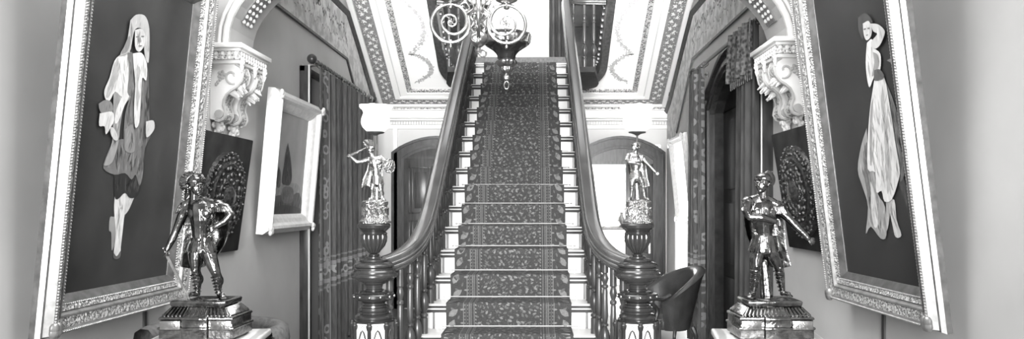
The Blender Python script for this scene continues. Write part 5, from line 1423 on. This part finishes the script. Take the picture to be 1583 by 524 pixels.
# ================================================================== HANGING LIGHTS
def gasolier():
    D = 5.0; s = D / F; cx = 740; J = poser(cx, 40, s)
    e = thing('gasolier', 'brass gas chandelier with large spiral arms and a ring handle', 'chandelier', at(cx, 40, D))
    z = lambda y: J(0, y).z
    mb = MB(); top = CZ - Vector(e.location).z
    mb.lathe([(0, z(84)), (3 * s, z(83)), (4.5 * s, z(79)), (3 * s, z(76)), (2.5 * s, z(74)), (6 * s, z(72)), (12 * s, z(67)), (14 * s, z(60)), (12 * s, z(53)), (7 * s, z(49)), (5 * s, z(46)), (9 * s, z(43)), (5 * s, z(39)), (5 * s, z(30)), (8 * s, z(26)), (10 * s, z(20)), (8 * s, z(14)), (5 * s, z(10)), (5 * s, z(-5)), (10 * s, z(-9)), (11 * s, z(-16)), (5 * s, z(-22)), (4 * s, z(-26)), (3.5 * s, top - .06), (16 * s, top - .05), (18 * s, top), (0, top)], n=24)
    obj('stem', mb, 'brassd', e)
    mb = MB()
    for i in range(12):
        a = i * PI / 6; mb.tube(crom([(5 * s * math.cos(a), 5 * s * math.sin(a), z(18)), (12 * s * math.cos(a), 12 * s * math.sin(a), z(26)), (7 * s * math.cos(a), 7 * s * math.sin(a), z(34)), (11 * s * math.cos(a + .3), 11 * s * math.sin(a + .3), z(42))], 4), 1.1 * s, 6)
    obj('leafage', mb, 'brass', e)
    mb = MB(); mb.tube([J(747 + 5 * math.cos(a), 83 + 5 * math.sin(a), 3) for a in [2 * PI * i / 20 for i in range(20)]], 1.5 * s, 8, closed=True); mb.cap(J(740, 80, 0), J(742, 84, 3), 1.8 * s, 1.8 * s); obj('ring_handle', mb, 'brass', e)
    mb = MB(); mb.lathe([(0, -.03), (6 * s, -.028), (7 * s, -.02), (3 * s, -.01), (3 * s, 0)], J(736, 62, 13), 16, axis='y'); mb.tube([J(736 + 4.5 * math.cos(a), 62 + 4.5 * math.sin(a), 21) for a in [2 * PI * i / 18 for i in range(18)]], 1.3 * s, 8, closed=True); obj('gas_cock', mb, 'brass', e)
    for q in range(4):
        Mx = Matrix.Rotation(q * PI / 2 + R(4), 3, 'Z')
        A = thing('gas_arm', 'x', 'x', (0, 0, 0)); del A['label']; del A['category']; bpy.data.objects.remove(A)
        P = lambda x, y, d=0.: Mx @ Vector((x * s, -d * s, (40 - y) * s))
        # outer ring, open at the inside top, then the inner scroll
        c = (43, 37); 
        def rad(i): return 29.5 if i < 44 else (29.5 - 14 * (i - 44) / 26 if i < 70 else max(2.5, 15.5 - (i - 70) * .2))
        ring = [P(c[0] + rad(i) * math.cos(R(205 - 7.2 * i)), c[1] - (0 if i < 44 else min(2, (i - 44) * .08)) + rad(i) * math.sin(R(205 - 7.2 * i))) for i in range(135)]
        root = crom([P(6, 12), P(14, 16), P(19, 24), ring[0]], 5)
        mb = MB(); mb.tube([P(5, 52), P(9, 50), P(13, 42), ring[0]] , 2.2 * s, 8); mb.tube(ring, [(2.7 if i < 44 else max(1.2, 2.7 - (i - 44) * .02)) * s for i in range(135)], 10)
        for i in range(9):
            a = R(205 - 7.2 * (50 + i * 9)); rr = rad(50 + i * 9); mb.cap(P(c[0] + rr * math.cos(a), c[1] - 1 + rr * math.sin(a)), P(c[0] + (rr - 4) * math.cos(a - .35), c[1] - 1 + (rr - 4) * math.sin(a - .35)), 1.3 * s, .6 * s, 6)
        arm = obj('gas_arm', mb, 'brass', e)
        mb = MB(); mb.ell(P(c[0], c[1] - 2), (2.5 * s,) * 3, 8, 6)
        for i in range(7):
            a = i * .9; mb.cap(P(c[0], c[1] - 2), P(c[0] + 5 * math.cos(a), c[1] - 2 + 5 * math.sin(a)), 1.6 * s, .8 * s, 6)
        obj('leaf_boss', mb, 'brass', arm)
        mb = MB(); mb.tube(crom([P(20, 24), P(14, 14), P(20, 4), P(28, 8), P(26, 14)], 6), 1.3 * s, 7); mb.tube(crom([P(16, 20), P(8, 12), P(12, 2), P(18, -2)], 6), 1.3 * s, 7)
        for x, y in ((24, 10), (20, 2), (12, 0), (18, 16)):
            for a in (0, 1.3, 2.6, 3.9, 5.2): mb.cap(P(x, y), P(x + 3.4 * math.cos(a), y + 3.4 * math.sin(a)), 1.2 * s, .5 * s, 6)
        obj('leaf_sprays', mb, 'brass', arm)
        b = P(c[0], 0); bx, by = b.x, b.y
        mb = MB(); mb.lathe([(0, z(76)), (1.5 * s, z(75)), (2.6 * s, z(72)), (1.6 * s, z(69)), (3 * s, z(67)), (3 * s, z(64)), (1.6 * s, z(62))], (bx, by, 0), 12); obj('drop_finial', mb, 'brass', arm)
        mb = MB(); mb.lathe([(2.4 * s, z(14)), (5 * s, z(12)), (3 * s, z(8)), (3 * s, z(5)), (9 * s, z(4)), (17 * s, z(0)), (17 * s, z(-2)), (8 * s, z(0)), (3 * s, z(0)), (3 * s, z(-10)), (0, z(-10))], (bx, by, 0), 20); obj('burner_dish', mb, 'brassd', arm)
        mb = MB(); mb.lathe([(8 * s, z(-4)), (16 * s, z(-10)), (20 * s, z(-20)), (19 * s, z(-30)), (22 * s, z(-38)), (21.2 * s, z(-38)), (18 * s, z(-30)), (19 * s, z(-20)), (15 * s, z(-10)), (8 * s, z(-5))], (bx, by, 0), 28); obj('glass_shade', mb, 'globe', arm)
gasolier()
def hanging_lamp():
    D = 5.8; s = D / F; cx = 783; J = poser(cx, 60, s); z = lambda y: J(0, y).z
    e = thing('hanging_lamp', 'bowl-shaped hanging lamp with ring finial behind the gas chandelier', 'lamp', at(cx, 60, D))
    top = 3.545 - Vector(e.location).z
    mb = MB(); mb.lathe([(0, z(94)), (12 * s, z(93)), (14 * s, z(90)), (14.5 * s, z(86)), (17 * s, z(82)), (21 * s, z(78)), (27 * s, z(74)), (32 * s, z(71)), (33 * s, z(69)), (30 * s, z(68)), (0, z(68))], n=36); obj('bell', mb, 'newelwood', e)
    mb = MB(); lob = lambda a, zz: 1 + .03 * math.sin(a * 16)
    mb.lathe([(31 * s, z(70)), (34 * s, z(69)), (36 * s, z(65)), (35.5 * s, z(60)), (34 * s, z(57)), (36 * s, z(55.5)), (37 * s, z(53)), (34 * s, z(52)), (33 * s, z(56)), (33 * s, z(66))], n=96, mod=lob)
    for i in range(16):
        a = i * PI / 8; mb.cap((35 * s * math.cos(a), 35 * s * math.sin(a), z(66)), (38 * s * math.cos(a), 38 * s * math.sin(a), z(56)), 2.2 * s, 1.2 * s, 6)
    obj('rim_band', mb, 'brassd', e)
    mb = MB(); lob2 = lambda a, zz: 1 + .05 * math.sin(a * 12)
    mb.lathe([(0, z(126)), (3 * s, z(125)), (5 * s, z(122)), (5 * s, z(119)), (2.5 * s, z(116)), (3 * s, z(114)), (7 * s, z(112)), (9.5 * s, z(108)), (9 * s, z(104)), (12 * s, z(102.5)), (15.5 * s, z(99)), (16 * s, z(95)), (13 * s, z(92)), (0, z(92))], n=72, mod=lob2); obj('lobed_pendant', mb, 'brassd', e)
    mb = MB(); mb.tube([J(cx + 3.5 * math.cos(a), 132 + 6 * math.sin(a), 0) for a in [2 * PI * i / 20 for i in range(20)]], 1.1 * s, 8, closed=True); obj('finial_ring', mb, 'brass', e)
    mb = MB(); gl = [(33, 53), (40, 44), (42, 32), (40, 16), (33, 2), (22, -9), (16, -14)]
    mb.lathe([(r * s, z(y)) for r, y in gl] + [((r - 1) * s, z(y)) for r, y in reversed(gl)], n=48, mod=lambda a, zz: 1 + .012 * math.sin(a * 20)); obj('glass_globe', mb, 'etched', e)
    mb = MB(); mb.tube([(0, 0, z(-12)), (0, 0, top)], 1.8 * s, 8); mb.lathe([(17 * s, z(-13)), (12 * s, z(-18)), (4 * s, z(-22))], n=20); mb.lathe([(3 * s, top - .03), (14 * s, top - .012), (15 * s, top)], n=20); obj('suspension_rod', mb, 'brass', e)
hanging_lamp()
# ================================================================== CAMERA AND LIGHT
cam = bpy.data.cameras.new('camera'); co = bpy.data.objects.new('camera', cam); COL.objects.link(co)
co.location = (0, 0, EYE); co.rotation_euler = (PI / 2, 0, 0)
cam.sensor_width = 36; cam.lens = 36 * F / 1583; cam.shift_x = -(VX - 791.5) / 1583; cam.shift_y = (VY - 262) / 1583
cam.clip_start = .05
SC.camera = co
def area(name, loc, target, sx, sy, power):
    l = bpy.data.lights.new(name, 'AREA'); l.shape = 'RECTANGLE'; l.size = sx; l.size_y = sy; l.energy = power
    o = bpy.data.objects.new(name, l); COL.objects.link(o); o.location = loc
    o.rotation_euler = (Vector(target) - Vector(loc)).to_track_quat('-Z', 'Y').to_euler(); return o
area('street_door_daylight', (-.2, -2.3, 2.2), (-.2, 8, 1.4), 2.4, 2.6, 165).data.spread = R(55)
l = area('soffit_fill', (-.2, 6.2, 3.92), (-.2, 10.4, 4.5), 3.4, .5, 95); l.data.spread = R(52)  # added light hidden behind the arch to brighten the sloping soffit
area('hall_fill', (-.2, 4.2, 4.2), (-.2, 4.2, 0), 3.0, 2.2, 120)  # added overhead fill for side walls and statues, no opening above it
area('upper_hall_skylight', (-.2, 9.6, 6.4), (-.2, 9.6, 3.4), 2.6, 2.0, 40).data.spread = R(70)
area('upper_wall_fill', (-.2, 11.9, 6.3), (-.2, 12.8, 3.6), 2.0, .8, 16)  # unseen fill added to lift the white upper back wall
area('room_window_daylight', (-.5, 14.6, 2.2), (1.7, 10.6, 1.4), 1.4, 1.6, 600).data.spread = R(80)
for px_, py_ in ((579, 186), (986, 186)):
    l = bpy.data.lights.new('lamp_flame', 'POINT'); l.energy = 7; l.shadow_soft_size = .03
    o = bpy.data.objects.new('lamp_flame', l); COL.objects.link(o); o.location = at(px_, py_, 4.55) + Vector((0, -.03, 0))
w = bpy.data.worlds.new('world'); SC.world = w; w.use_nodes = True
w.node_tree.nodes['Background'].inputs[0].default_value = (1, 1, 1, 1); w.node_tree.nodes['Background'].inputs[1].default_value = .5
SC.view_settings.view_transform = 'Standard'; SC.view_settings.look = 'None'
SC.view_settings.gamma = 1; SC.view_settings.use_curve_mapping = False
SC.view_settings.exposure = .32
